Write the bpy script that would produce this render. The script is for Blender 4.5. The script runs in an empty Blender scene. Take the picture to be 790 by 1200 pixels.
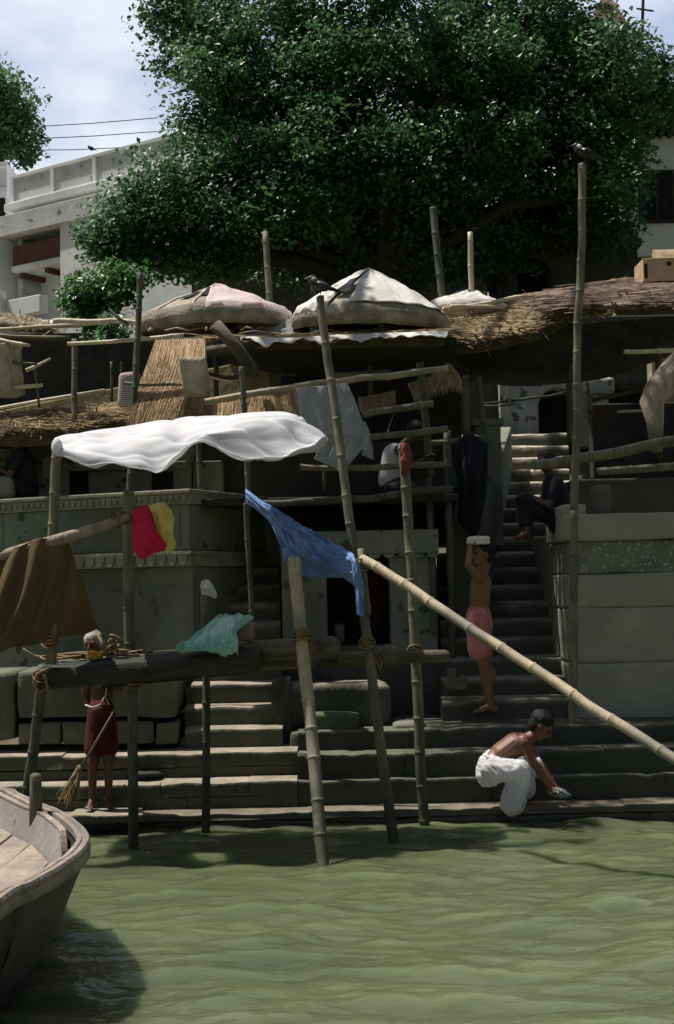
import bpy, bmesh, math, random
from mathutils import Vector, Matrix, noise, Quaternion
R = math.radians
random.seed(7)
S = bpy.context.scene
COL = S.collection

# ------------------------------------------------------------------ camera
FPX, PITCH, ROLL, CAMH = 1666.67, R(3.09), R(-1.2), 2.1
CROT = (Matrix.Rotation(math.pi/2 + PITCH, 3, 'X') @ Matrix.Rotation(ROLL, 3, 'Z'))
cd = bpy.data.cameras.new('camera'); cam = bpy.data.objects.new('camera', cd); COL.objects.link(cam)
cam.location = (0, 0, CAMH); cam.rotation_euler = CROT.to_euler()
cd.sensor_fit = 'VERTICAL'; cd.sensor_height = 36; cd.lens = 50; cd.clip_start = .1; cd.clip_end = 3000
S.camera = cam

# ------------------------------------------------------------------ light
SV = Vector((-.42, .13, 1)).normalized()
SUN_EL = math.asin(SV.z); SUN_ROT = math.atan2(SV.x, SV.y)
sl = bpy.data.lights.new('sun', 'SUN'); sl.energy = 5.0; sl.angle = R(.55); sl.color = (1, .95, .86)
so = bpy.data.objects.new('sun', sl); COL.objects.link(so); so.rotation_euler = SV.to_track_quat('Z', 'Y').to_euler()
so.location = (0, 0, 60)
W = bpy.data.worlds.new('World'); S.world = W; W.use_nodes = True
n = W.node_tree.nodes; l = W.node_tree.links; n.clear()
sk = n.new('ShaderNodeTexSky'); sk.sky_type = 'NISHITA'; sk.sun_disc = False
sk.sun_elevation = SUN_EL; sk.sun_rotation = SUN_ROT; sk.air_density = 1.0; sk.dust_density = 1.5; sk.ozone_density = 1.0
tc = n.new('ShaderNodeTexCoord'); mp = n.new('ShaderNodeMapping'); mp.inputs['Scale'].default_value = (1, 1, 1.9)
mp.inputs['Location'].default_value = (.32, 0, .1)
nz = n.new('ShaderNodeTexNoise'); nz.inputs['Scale'].default_value = 3.4; nz.inputs['Detail'].default_value = 7; nz.inputs['Roughness'].default_value = .52
cr = n.new('ShaderNodeValToRGB'); cr.color_ramp.elements[0].position = .33; cr.color_ramp.elements[1].position = .56
hu = n.new('ShaderNodeHueSaturation'); hu.inputs['Saturation'].default_value = .62; hu.inputs['Value'].default_value = .95
mx = n.new('ShaderNodeMix'); mx.data_type = 'RGBA'
bk_ = n.new('ShaderNodeMix'); bk_.data_type = 'RGBA'
bk_.inputs['A'].default_value = (6.2, 8.3, 12.2, 1); bk_.inputs['B'].default_value = (17.5, 18.0, 19.0, 1)
bg = n.new('ShaderNodeBackground'); bg.inputs['Strength'].default_value = .05
ou = n.new('ShaderNodeOutputWorld')
l.new(tc.outputs['Generated'], mp.inputs[0]); l.new(mp.outputs[0], nz.inputs[0]); l.new(nz.outputs[0], cr.inputs[0])
# a bank of bright cloud stands over the town; the rest of the sky is clear
vd = n.new('ShaderNodeVectorMath'); vd.operation = 'DOT_PRODUCT'; vd.inputs[1].default_value = Vector((-.12, .82, .56)).normalized()
mr = n.new('ShaderNodeMapRange'); mr.inputs[1].default_value = .55; mr.inputs[2].default_value = .82
mu = n.new('ShaderNodeMath'); mu.operation = 'MULTIPLY'
l.new(tc.outputs['Generated'], vd.inputs[0]); l.new(vd.outputs['Value'], mr.inputs[0]); l.new(cr.outputs[0], bk_.inputs['Factor']); l.new(bk_.outputs['Result'], mx.inputs['B'])
l.new(mr.outputs[0], mx.inputs['Factor']); l.new(sk.outputs[0], hu.inputs['Color']); l.new(hu.outputs[0], mx.inputs['A'])
l.new(mx.outputs['Result'], bg.inputs[0]); l.new(bg.outputs[0], ou.inputs[0])
S.view_settings.view_transform = 'Standard'; S.view_settings.look = 'None'
S.view_settings.exposure = .22; S.view_settings.gamma = 1; S.view_settings.use_curve_mapping = False
S.render.engine = 'CYCLES'
S.cycles.max_bounces = 7; S.cycles.transparent_max_bounces = 12; S.cycles.caustics_reflective = False; S.cycles.caustics_refractive = False

# ------------------------------------------------------------------ helpers
def P(px, py, D):
    d = CROT @ Vector(((px-395)/FPX, -(py-600)/FPX, -1))
    return Vector((0, 0, CAMH)) + d*(D/d.y)
def PZ(px, py, z):
    d = CROT @ Vector(((px-395)/FPX, -(py-600)/FPX, -1))
    return Vector((0, 0, CAMH)) + d*((z-CAMH)/d.z)
def m_(pix, D): return pix*D/FPX
def Z(px, py, D): return P(px, py, D).z
def X(px, D, py=690): return P(px, py, D).x
def nz3(v, s=1., seed=0.): return noise.noise(Vector((v[0]*s+seed, v[1]*s+seed*1.7, v[2]*s-seed)))

class MB:
    def __init__(s): s.v = []; s.f = []; s.uv = None
    def add(s, vs, fs):
        o = len(s.v); s.v += [tuple(v) for v in vs]; s.f += [tuple(i+o for i in f) for f in fs]; return s
    def box(s, x0, x1, y0, y1, z0, z1, M=None):
        vs = [Vector((x, y, z)) for x in (x0, x1) for y in (y0, y1) for z in (z0, z1)]
        if M is not None: vs = [M @ v for v in vs]
        fs = [(0,1,3,2), (4,6,7,5), (0,4,5,1), (2,3,7,6), (0,2,6,4), (1,5,7,3)]
        return s.add(vs, fs)
    def hexa(s, b, t):   # bottom quad, top quad
        return s.add(list(b)+list(t), [(3,2,1,0), (4,5,6,7), (0,1,5,4), (1,2,6,5), (2,3,7,6), (3,0,4,7)])
    def tube(s, pts, rad, seg=10, cap=True, flat=1., fv=None, roundend=False):
        pts = [Vector(p) for p in pts]; N = len(pts)
        if not hasattr(rad, '__len__'): rad = [rad]*N
        vs = []; fs = []
        t0 = (pts[1]-pts[0]).normalized()
        up = Vector(fv) if fv is not None else (Vector((0, 1, 0)) if abs(t0.y) < .9 else Vector((1, 0, 0)))
        for i in range(N):
            t = (pts[min(i+1, N-1)]-pts[max(i-1, 0)]).normalized()
            a = (up - t*up.dot(t)).normalized(); b = t.cross(a)
            up = a if fv is None else up
            for k in range(seg):
                an = 2*math.pi*k/seg
                vs.append(pts[i] + a*(math.cos(an)*rad[i]*flat) + b*(math.sin(an)*rad[i]))
        for i in range(N-1):
            for k in range(seg):
                k2 = (k+1) % seg
                fs.append((i*seg+k, i*seg+k2, (i+1)*seg+k2, (i+1)*seg+k))
        if cap:
            fs.append(tuple(range(seg))[::-1]); fs.append(tuple(range((N-1)*seg, N*seg)))
        return s.add(vs, fs)
    def ball(s, c, r, M=None, seg=14, rings=9):
        c = Vector(c); r = (r, r, r) if not hasattr(r, '__len__') else r
        vs = []; fs = []
        for i in range(rings+1):
            th = math.pi*i/rings
            for k in range(seg):
                ph = 2*math.pi*k/seg
                p = Vector((math.sin(th)*math.cos(ph)*r[0], math.sin(th)*math.sin(ph)*r[1], math.cos(th)*r[2]))
                if M is not None: p = M @ p
                vs.append(c+p)
        for i in range(rings):
            for k in range(seg):
                k2 = (k+1) % seg
                if i == 0: fs.append((k, (i+1)*seg+k, (i+1)*seg+k2))
                elif i == rings-1: fs.append((i*seg+k, (i+1)*seg+k, i*seg+k2))
                else: fs.append((i*seg+k, (i+1)*seg+k, (i+1)*seg+k2, i*seg+k2))
        return s.add(vs, fs)
    def cap_(s, p0, p1, r0, r1, flat=1., fv=None, seg=12):   # closed tapered capsule
        p0 = Vector(p0); p1 = Vector(p1); d = (p1-p0).normalized()
        pts = []; rr = []
        for a in (80, 55, 30): pts.append(p0-d*r0*math.sin(R(a))); rr.append(r0*math.cos(R(a)))
        for k in range(5):
            t = k/4; pts.append(p0.lerp(p1, t)); rr.append(r0+(r1-r0)*t)
        for a in (30, 55, 80): pts.append(p1+d*r1*math.sin(R(a))); rr.append(r1*math.cos(R(a)))
        return s.tube(pts, rr, seg, True, flat, fv)

def tag(o, label=None, cat=None, group=None, kind=None):
    if label: o['label'] = label
    if cat: o['category'] = cat
    if group: o['group'] = group
    if kind: o['kind'] = kind
    return o
def obj(name, mb, mat, parent=None, smooth=False, bev=0, solid=0, auto=None, weld=False):
    me = bpy.data.meshes.new(name); me.from_pydata(mb.v, [], mb.f); me.update()
    bm = bmesh.new(); bm.from_mesh(me)
    if weld: bmesh.ops.remove_doubles(bm, verts=bm.verts, dist=1e-5)
    bmesh.ops.recalc_face_normals(bm, faces=bm.faces); bm.to_mesh(me); bm.free()
    if smooth: me.polygons.foreach_set('use_smooth', [True]*len(me.polygons))
    if auto: me.set_sharp_from_angle(angle=R(auto))
    me.materials.append(mat)
    o = bpy.data.objects.new(name, me); COL.objects.link(o)
    if parent: o.parent = parent; o.matrix_parent_inverse = parent.matrix_basis.inverted()
    if bev:
        b = o.modifiers.new('bevel', 'BEVEL'); b.width = bev; b.segments = 2; b.limit_method = 'ANGLE'; b.angle_limit = R(40)
    if solid:
        b = o.modifiers.new('thick', 'SOLIDIFY'); b.thickness = solid; b.offset = 0
    return o
def root(name, loc, label, cat, group=None):
    o = bpy.data.objects.new(name, None); COL.objects.link(o); o.location = loc; o.empty_display_size = .2
    return tag(o, label, cat, group)

def catmull(p, t):
    N = len(p)-1; t = min(max(t, 0), 1)*N; i = min(int(t), N-1); t -= i
    a, b, c, d = p[max(i-1, 0)], p[i], p[i+1], p[min(i+2, N)]
    return .5*((2*b) + (c-a)*t + (2*a-5*b+4*c-d)*t*t + (3*b-3*c+d-a)*t*t*t)
def surf_pt(rows, u, v): return catmull([catmull(r, u) for r in rows], v)
def surf(rows, nu, nv, disp=None, mb=None):
    """rows of control points -> smooth grid; disp(u,v,p) -> offset vector"""
    rows = [[Vector(p) for p in r] for r in rows]
    vs = []
    for j in range(nv+1):
        for i in range(nu+1):
            p = surf_pt(rows, i/nu, j/nv)
            if disp: p = p + disp(i/nu, j/nv, p)
            vs.append(p)
    fs = [(j*(nu+1)+i, j*(nu+1)+i+1, (j+1)*(nu+1)+i+1, (j+1)*(nu+1)+i) for j in range(nv) for i in range(nu)]
    return (mb or MB()).add(vs, fs)

# ------------------------------------------------------------------ materials
def mat(name, c1, c2=None, scale=3., rough=.85, bump=.3, bscale=None, c3=None, stretch=None, detail=6, spec=.3, translucent=0, lo=.35, hi=.65, wave=None, alpha=1., metal=0, spots=None, isl=0):
    m = bpy.data.materials.new(name); m.use_nodes = True; N = m.node_tree.nodes; L = m.node_tree.links
    b = N['Principled BSDF']; b.inputs['Roughness'].default_value = rough; b.inputs['Specular IOR Level'].default_value = spec; b.inputs['Metallic'].default_value = metal
    c1 = (*c1, 1); c2 = (*(c2 or c1[:3]), 1)
    t = N.new('ShaderNodeTexCoord'); mpn = N.new('ShaderNodeMapping'); L.new(t.outputs['Object'], mpn.inputs[0])
    if stretch: mpn.inputs['Scale'].default_value = stretch
    n1 = N.new('ShaderNodeTexNoise'); n1.inputs['Scale'].default_value = scale; n1.inputs['Detail'].default_value = detail; n1.inputs['Roughness'].default_value = .62
    L.new(mpn.outputs[0], n1.inputs[0])
    r = N.new('ShaderNodeValToRGB'); r.color_ramp.elements[0].position = lo; r.color_ramp.elements[1].position = hi
    r.color_ramp.elements[0].color = c1; r.color_ramp.elements[1].color = c2
    L.new(n1.outputs[0], r.inputs[0]); out = r.outputs[0]
    if c3:
        n2 = N.new('ShaderNodeTexNoise'); n2.inputs['Scale'].default_value = scale*.35; n2.inputs['Detail'].default_value = 5; L.new(t.outputs['Object'], n2.inputs[0])
        r2 = N.new('ShaderNodeValToRGB'); r2.color_ramp.elements[0].position = .48; r2.color_ramp.elements[1].position = .62; L.new(n2.outputs[0], r2.inputs[0])
        x = N.new('ShaderNodeMix'); x.data_type = 'RGBA'; L.new(r2.outputs[0], x.inputs['Factor']); L.new(out, x.inputs['A']); x.inputs['B'].default_value = (*c3, 1); out = x.outputs['Result']
    if spots:   # (colour, scale, threshold)
        n3 = N.new('ShaderNodeTexNoise'); n3.inputs['Scale'].default_value = spots[1]; n3.inputs['Detail'].default_value = 4; L.new(t.outputs['Object'], n3.inputs[0])
        r3 = N.new('ShaderNodeValToRGB'); r3.color_ramp.elements[0].position = spots[2]; r3.color_ramp.elements[1].position = spots[2]+.03; L.new(n3.outputs[0], r3.inputs[0])
        x = N.new('ShaderNodeMix'); x.data_type = 'RGBA'; L.new(r3.outputs[0], x.inputs['Factor']); L.new(out, x.inputs['A']); x.inputs['B'].default_value = (*spots[0], 1); out = x.outputs['Result']
    if wave:
        wv = N.new('ShaderNodeTexWave'); wv.inputs['Scale'].default_value = wave[1]; wv.bands_direction = wave[2]; wv.inputs['Distortion'].default_value = wave[3] if len(wave) > 3 else .6
        L.new(t.outputs['Object'], wv.inputs[0])
        x = N.new('ShaderNodeMix'); x.data_type = 'RGBA'; rr = N.new('ShaderNodeValToRGB'); rr.color_ramp.elements[0].position = .55; rr.color_ramp.elements[1].position = .75
        L.new(wv.outputs[0], rr.inputs[0]); L.new(rr.outputs[0], x.inputs['Factor']); L.new(out, x.inputs['A']); x.inputs['B'].default_value = (*wave[0], 1); out = x.outputs['Result']
    if isl:   # every straw or reed has its own tone
        gi = N.new('ShaderNodeNewGeometry'); mi = N.new('ShaderNodeMapRange'); mi.inputs[3].default_value = 1-isl; mi.inputs[4].default_value = 1+isl*.7; L.new(gi.outputs['Random Per Island'], mi.inputs[0])
        vm = N.new('ShaderNodeVectorMath'); vm.operation = 'SCALE'; L.new(out, vm.inputs[0]); L.new(mi.outputs[0], vm.inputs['Scale']); out = vm.outputs[0]
    L.new(out, b.inputs['Base Color'])
    if bump:
        nb = N.new('ShaderNodeTexNoise'); nb.inputs['Scale'].default_value = bscale or scale*4; nb.inputs['Detail'].default_value = 8; L.new(mpn.outputs[0], nb.inputs[0])
        bu = N.new('ShaderNodeBump'); bu.inputs['Strength'].default_value = bump; bu.inputs['Distance'].default_value = .03; L.new(nb.outputs[0], bu.inputs['Height']); L.new(bu.outputs[0], b.inputs['Normal'])
    o = N['Material Output']; sh = b.outputs[0]
    if translucent:
        tr = N.new('ShaderNodeBsdfTranslucent'); L.new(out, tr.inputs[0]); ms = N.new('ShaderNodeMixShader'); ms.inputs[0].default_value = translucent
        L.new(sh, ms.inputs[1]); L.new(tr.outputs[0], ms.inputs[2]); sh = ms.outputs[0]
    if alpha < 1:
        tr = N.new('ShaderNodeBsdfTransparent'); ms = N.new('ShaderNodeMixShader'); ms.inputs[0].default_value = alpha
        L.new(tr.outputs[0], ms.inputs[1]); L.new(sh, ms.inputs[2]); sh = ms.outputs[0]
    L.new(sh, o.inputs[0]); return m

M = {}
M['stone'] = mat('stone', (.10,.108,.08), (.19,.185,.14), 2.2, .9, .5, 14, c3=(.075,.088,.062))
M['stone_wet'] = mat('stone_wet', (.05,.06,.045), (.09,.10,.07), 4, .35, .4, 16, spec=.5)
M['tread0'] = mat('tread_stone', (.20,.18,.14), (.37,.31,.245), 5, .9, .5, 18, c3=(.24,.23,.17))
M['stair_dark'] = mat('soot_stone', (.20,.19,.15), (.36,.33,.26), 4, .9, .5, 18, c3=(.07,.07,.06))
M['plaster'] = mat('green_plaster', (.155,.18,.14), (.235,.25,.195), 1.6, .9, .35, 12, c3=(.10,.115,.085), spots=((.07,.085,.06), 6, .63))
M['trim'] = mat('stone_trim', (.20,.20,.15), (.31,.29,.22), 4, .9, .4, 20)
M['bastion'] = mat('bastion_stone', (.27,.275,.225), (.36,.355,.285), 2.4, .9, .45, 9, c3=(.29,.28,.225), stretch=(.8,.8,1.2))
M['peeled'] = mat('peeled_plaster', (.15,.17,.13), (.22,.23,.175), 3, .9, .6, 9, spots=((.46,.47,.42), 24, .60))
M['mud'] = mat('mud_wall', (.19,.165,.085), (.28,.25,.14), 2, .95, .4, 8)
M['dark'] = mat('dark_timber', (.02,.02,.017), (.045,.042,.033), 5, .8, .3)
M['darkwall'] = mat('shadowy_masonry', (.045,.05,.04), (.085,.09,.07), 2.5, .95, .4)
M['white_wall'] = mat('limewash', (.70,.71,.72), (.80,.81,.82), 1.2, .9, .15, 8, c3=(.58,.58,.57), spots=((.40,.41,.41), 2.2, .68))
M['grey_panel'] = mat('grey_panel', (.44,.45,.45), (.62,.62,.62), 1.6, .9, .2, 8, spots=((.22,.23,.23), 3, .62))
M['old_white'] = mat('old_limewash', (.26,.30,.29), (.38,.42,.41), 3, .9, .3, 12, spots=((.10,.12,.11), 6, .60))
M['rust'] = mat('rust_red_board', (.135,.058,.045), (.09,.042,.034), 3, .8)
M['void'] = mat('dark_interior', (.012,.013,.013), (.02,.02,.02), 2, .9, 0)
def shade_uprights(base, dark, name):
    # paints shade into the colour of upright faces, broken by noise; tops stay pale
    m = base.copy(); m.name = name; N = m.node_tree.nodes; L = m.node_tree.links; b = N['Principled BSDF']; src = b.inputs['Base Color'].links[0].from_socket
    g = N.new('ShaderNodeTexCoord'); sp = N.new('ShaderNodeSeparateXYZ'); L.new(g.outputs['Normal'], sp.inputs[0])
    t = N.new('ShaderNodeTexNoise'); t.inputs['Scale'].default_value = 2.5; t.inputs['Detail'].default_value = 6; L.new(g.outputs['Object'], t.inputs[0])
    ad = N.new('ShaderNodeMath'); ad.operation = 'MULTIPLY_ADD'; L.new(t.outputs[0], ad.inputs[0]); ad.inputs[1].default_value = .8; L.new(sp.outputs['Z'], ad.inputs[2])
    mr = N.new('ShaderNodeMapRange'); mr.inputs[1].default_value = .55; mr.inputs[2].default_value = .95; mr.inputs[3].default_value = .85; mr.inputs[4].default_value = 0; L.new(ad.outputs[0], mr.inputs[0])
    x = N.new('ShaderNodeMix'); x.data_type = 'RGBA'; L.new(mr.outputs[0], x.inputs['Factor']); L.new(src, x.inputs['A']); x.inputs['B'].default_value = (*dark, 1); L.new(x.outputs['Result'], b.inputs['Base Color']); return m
M['tread'] = shade_uprights(M['tread0'], (.052,.064,.043), 'worn_stone_shaded_risers')
M['stair_dark'] = shade_uprights(M['stair_dark'], (.05,.062,.045), 'sooty_stone_shaded_risers')
M['ledge'] = shade_uprights(mat('ledge_stone', (.085,.09,.066), (.15,.15,.11), 4, .9, .5, 18, c3=(.07,.08,.06)), (.042,.052,.037), 'shade_painted_ledge')  # dark tone painted in as shade on the right-hand courses
M['sunlit_tone_stair'] = shade_uprights(mat('pale_stair_stone', (.32,.285,.22), (.52,.46,.36), 6, .9, .5, 18), (.05,.06,.045), 'painted_sunlit_stair')  # paler tone painted in for sunlit edges of the upper flight
M['wet_tread'] = shade_uprights(mat('wet_step_stone', (.13,.12,.09), (.26,.22,.17), 5, .4, .4, 18, spec=.5), (.03,.037,.026), 'wet_step_shaded_risers')
M['timber_dark'] = mat('tarred_timber', (.022,.024,.019), (.06,.06,.047), 5, .8, .5, 24, c3=(.03,.035,.028), stretch=(.7,4,4))
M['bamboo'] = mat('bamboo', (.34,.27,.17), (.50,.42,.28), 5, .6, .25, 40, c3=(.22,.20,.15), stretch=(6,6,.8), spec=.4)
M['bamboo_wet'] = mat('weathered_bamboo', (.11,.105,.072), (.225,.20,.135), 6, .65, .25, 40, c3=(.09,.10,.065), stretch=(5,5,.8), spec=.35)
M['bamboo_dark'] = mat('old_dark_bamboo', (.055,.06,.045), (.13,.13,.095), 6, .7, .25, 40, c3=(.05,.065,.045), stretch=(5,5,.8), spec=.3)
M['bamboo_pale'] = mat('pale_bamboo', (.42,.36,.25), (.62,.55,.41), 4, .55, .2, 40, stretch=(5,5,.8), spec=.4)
M['timber'] = mat('old_timber', (.085,.075,.055), (.19,.165,.12), 5, .85, .5, 24, c3=(.06,.06,.045), stretch=(.7,4,4))
M['rope'] = mat('rope', (.16,.11,.055), (.28,.20,.11), 20, .95, .4)
M['straw'] = mat('straw', (.30,.22,.12), (.54,.43,.26), 9, .85, .2, 30, c3=(.26,.19,.10), translucent=.15, isl=.5)
M['cane'] = mat('cane', (.20,.145,.10), (.36,.27,.20), 9, .9, .3, 30, c3=(.15,.11,.08), isl=.6)
M['straw_old'] = mat('old_straw', (.20,.145,.075), (.44,.33,.18), 9, .9, .3, 30, c3=(.14,.10,.06), isl=.55)
M['palm_mat'] = mat('reed_mat', (.40,.28,.16), (.60,.44,.27), 3, .8, .5, 30, stretch=(1,1,.25), c3=(.33,.22,.12), translucent=.12, isl=.5)
M['thatch_body'] = mat('thatch_body', (.05,.042,.025), (.11,.09,.05), 8, .95, .4)
M['sack'] = mat('sacking', (.34,.28,.19), (.50,.43,.31), 6, .95, .6, 30, c3=(.26,.22,.15))
M['matting'] = mat('umbrella_matting', (.26,.23,.18), (.42,.38,.31), 8, .95, .7, 30, c3=(.20,.175,.14))
M['white_cloth'] = mat('white_cloth', (.72,.72,.76), (.80,.80,.82), 3, .9, .03, 60, translucent=.34)
M['dull_cloth'] = mat('dusty_white_cloth', (.68,.66,.62), (.80,.78,.74), 3, .9, .3, 20, c3=(.60,.57,.53), translucent=.1)
M['pink_cloth'] = mat('faded_pink_cloth', (.52,.40,.42), (.66,.57,.57), 3, .9, .3, 20, c3=(.60,.50,.52), translucent=.1)
M['sheer'] = mat('sheer_white_cloth', (.42,.45,.45), (.55,.57,.57), 3, .9, .1, 50, translucent=.4, alpha=.72)
M['grey_cloth'] = mat('grey_cloth', (.20,.20,.20), (.30,.30,.30), 4, .9, .2, 30, alpha=.9)
M['blue'] = mat('blue_cotton', (.17,.31,.60), (.27,.43,.72), 5, .9, .2, 60, translucent=.3)
M['pink'] = mat('magenta_cotton', (.66,.02,.085), (.78,.035,.12), 4, .9, .2, 60, translucent=.25)
M['yellow'] = mat('yellow_cotton', (.78,.68,.16), (.84,.76,.28), 5, .9, .2, 60, translucent=.25, c3=(.66,.50,.06))
M['mint'] = mat('mint_cotton', (.32,.62,.49), (.48,.75,.62), 4, .75, .2, 60, c3=(.20,.48,.36), translucent=.12)
M['khaki'] = mat('khaki_cloth', (.13,.095,.042), (.19,.145,.068), 3, .95, .3, 40, c3=(.15,.115,.05), translucent=.35)
M['red'] = mat('maroon_cotton', (.065,.008,.012), (.09,.012,.016), 4, .9, .2, 50)
M['red_cloth'] = mat('red_cotton', (.09,.02,.018), (.24,.06,.05), 4, .9, .2, 50)
M['rose'] = mat('rose_cotton', (.44,.15,.165), (.54,.22,.225), 4, .9, .2, 50)
M['orange'] = mat('marigold', (.62,.30,.05), (.75,.45,.10), 20, .9, .5, 50)
M['navy'] = mat('navy_cotton', (.009,.010,.015), (.016,.018,.026), 4, .9, .2, 50)
M['slate'] = mat('slate_blue_cotton', (.022,.030,.038), (.034,.046,.058), 4, .9, .2, 50)
M['stripe'] = mat('striped_cotton', (.50,.42,.40), (.60,.52,.48), 4, .9, .2, 50, wave=((.20,.13,.13), 14, 'Z', .5))
M['skin'] = mat('brown_skin', (.15,.066,.044), (.20,.09,.06), 6, .5, .1, 60, spec=.4)
M['skin_dark'] = mat('dark_skin', (.075,.033,.024), (.11,.05,.034), 6, .5, .1, 60, spec=.4)
M['skin_mid'] = mat('tan_skin', (.18,.10,.055), (.24,.14,.08), 6, .55, .1, 60, spec=.35)
M['hair'] = mat('black_hair', (.008,.007,.007), (.016,.014,.013), 30, .6, .5, 90)
M['hair_grey'] = mat('grey_hair', (.30,.28,.27), (.46,.44,.43), 30, .8, .6, 90)
M['eye'] = mat('eye', (.02,.012,.01), None, 5, .2, 0)
M['thread'] = mat('white_thread', (.7,.68,.64), None, 5, .9, 0)
M['bark'] = mat('bark', (.035,.03,.022), (.065,.055,.042), 5, .95, .7, 12, stretch=(3,3,.6))
M['driftwood'] = mat('bleached_trunk', (.25,.20,.15), (.42,.36,.28), 5, .9, .8, 14, stretch=(3,3,.5), c3=(.19,.15,.11))
M['deck'] = mat('boat_planks', (.24,.19,.15), (.37,.31,.25), 4, .8, .5, 20, stretch=(3,.5,3), c3=(.19,.155,.125))
M['boat_rim'] = mat('boat_rim', (.19,.16,.13), (.32,.27,.22), 5, .75, .5, 20, c3=(.18,.16,.135))
M['boat_in'] = mat('boat_inner_board', (.18,.16,.15), (.29,.26,.235), 4, .8, .4, 14, c3=(.20,.185,.18), spots=((.06,.055,.05), 7, .66))
M['hull'] = mat('hull', (.03,.035,.032), (.055,.06,.05), 3, .6, .3, 10)
M['block'] = mat('clay_block', (.34,.25,.19), (.44,.34,.27), 5, .9, .4)
M['carton'] = mat('carton', (.42,.29,.17), (.55,.40,.25), 4, .85, .2)
M['crow'] = mat('black_feather', (.008,.009,.012), (.016,.018,.022), 12, .35, .3, 60, spec=.5)
M['crow_grey'] = mat('grey_feather', (.16,.17,.19), (.24,.25,.28), 12, .5, .3, 60)
M['red_stone'] = mat('reddish_stone', (.20,.12,.09), (.30,.19,.15), 2, .9, .4)
M['earth'] = mat('earth', (.10,.09,.06), (.18,.16,.11), 1.2, .95, .5, 6)
M['moss'] = mat('mossy_sack', (.07,.095,.055), (.11,.14,.08), 5, .9, .4)
M['wire'] = mat('wire', (.03,.03,.03), None, 5, .6, 0)

def leafmat(name, a, b, tr=.25, rough=.33):
    m = bpy.data.materials.new(name); m.use_nodes = True; N = m.node_tree.nodes; L = m.node_tree.links; p = N['Principled BSDF']
    g = N.new('ShaderNodeNewGeometry'); r = N.new('ShaderNodeValToRGB'); r.color_ramp.elements[0].color = (*a, 1); r.color_ramp.elements[1].color = (*b, 1)
    # young and old sprays: whole clumps differ in tone, single leaves a little
    tt = N.new('ShaderNodeTexCoord'); cn = N.new('ShaderNodeTexNoise'); cn.inputs['Scale'].default_value = .9; cn.inputs['Detail'].default_value = 3; L.new(tt.outputs['Object'], cn.inputs[0])
    cm = N.new('ShaderNodeMapRange'); cm.inputs[1].default_value = .36; cm.inputs[2].default_value = .64; L.new(cn.outputs[0], cm.inputs[0])
    av = N.new('ShaderNodeMath'); av.operation = 'MULTIPLY_ADD'; av.inputs[1].default_value = .4; L.new(g.outputs['Random Per Island'], av.inputs[0])
    sc_ = N.new('ShaderNodeMath'); sc_.operation = 'MULTIPLY'; sc_.inputs[1].default_value = .75; L.new(cm.outputs[0], sc_.inputs[0]); L.new(sc_.outputs[0], av.inputs[2])
    L.new(av.outputs[0], r.inputs[0]); L.new(r.outputs[0], p.inputs['Base Color']); p.inputs['Roughness'].default_value = rough; p.inputs['Specular IOR Level'].default_value = .55
    t = N.new('ShaderNodeBsdfTranslucent'); L.new(r.outputs[0], t.inputs[0]); x = N.new('ShaderNodeMixShader'); x.inputs[0].default_value = tr
    L.new(p.outputs[0], x.inputs[1]); L.new(t.outputs[0], x.inputs[2]); L.new(x.outputs[0], N['Material Output'].inputs[0]); return m
M['leaf'] = leafmat('leaf', (.020,.068,.032), (.100,.225,.072), .36, .48)
M['leaf2'] = leafmat('bright_leaf', (.045,.13,.035), (.10,.24,.06), .35, .42)

def watermat():
    m = bpy.data.materials.new('river_water'); m.use_nodes = True; N = m.node_tree.nodes; L = m.node_tree.links; p = N['Principled BSDF']
    p.inputs['Roughness'].default_value = .075; p.inputs['Subsurface Weight'].default_value = 1; p.inputs['Subsurface Scale'].default_value = .8; p.inputs['Subsurface Radius'].default_value = (.8, 1, .6); p.inputs['IOR'].default_value = 1.33; p.inputs['Specular IOR Level'].default_value = .5
    t = N.new('ShaderNodeTexCoord'); mp = N.new('ShaderNodeMapping'); L.new(t.outputs['Object'], mp.inputs[0]); mp.inputs['Scale'].default_value = (.8, 1.3, 1)
    c = N.new('ShaderNodeTexNoise'); c.inputs['Scale'].default_value = .8; c.inputs['Detail'].default_value = 4; L.new(mp.outputs[0], c.inputs[0])
    r = N.new('ShaderNodeValToRGB'); r.color_ramp.elements[0].position = .3; r.color_ramp.elements[1].position = .7
    r.color_ramp.elements[0].color = (.078,.094,.050, 1); r.color_ramp.elements[1].color = (.110,.124,.068, 1); L.new(c.outputs[0], r.inputs[0]); L.new(r.outputs[0], p.inputs['Base Color'])
    a = N.new('ShaderNodeTexNoise'); a.inputs['Scale'].default_value = 9; a.inputs['Detail'].default_value = 4; a.inputs['Roughness'].default_value = .5; L.new(mp.outputs[0], a.inputs[0])
    b = N.new('ShaderNodeBump'); b.inputs['Strength'].default_value = .7; b.inputs['Distance'].default_value = .025; L.new(a.outputs[0], b.inputs['Height'])
    L.new(b.outputs[0], p.inputs['Normal']); return m
M['water'] = watermat()
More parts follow.
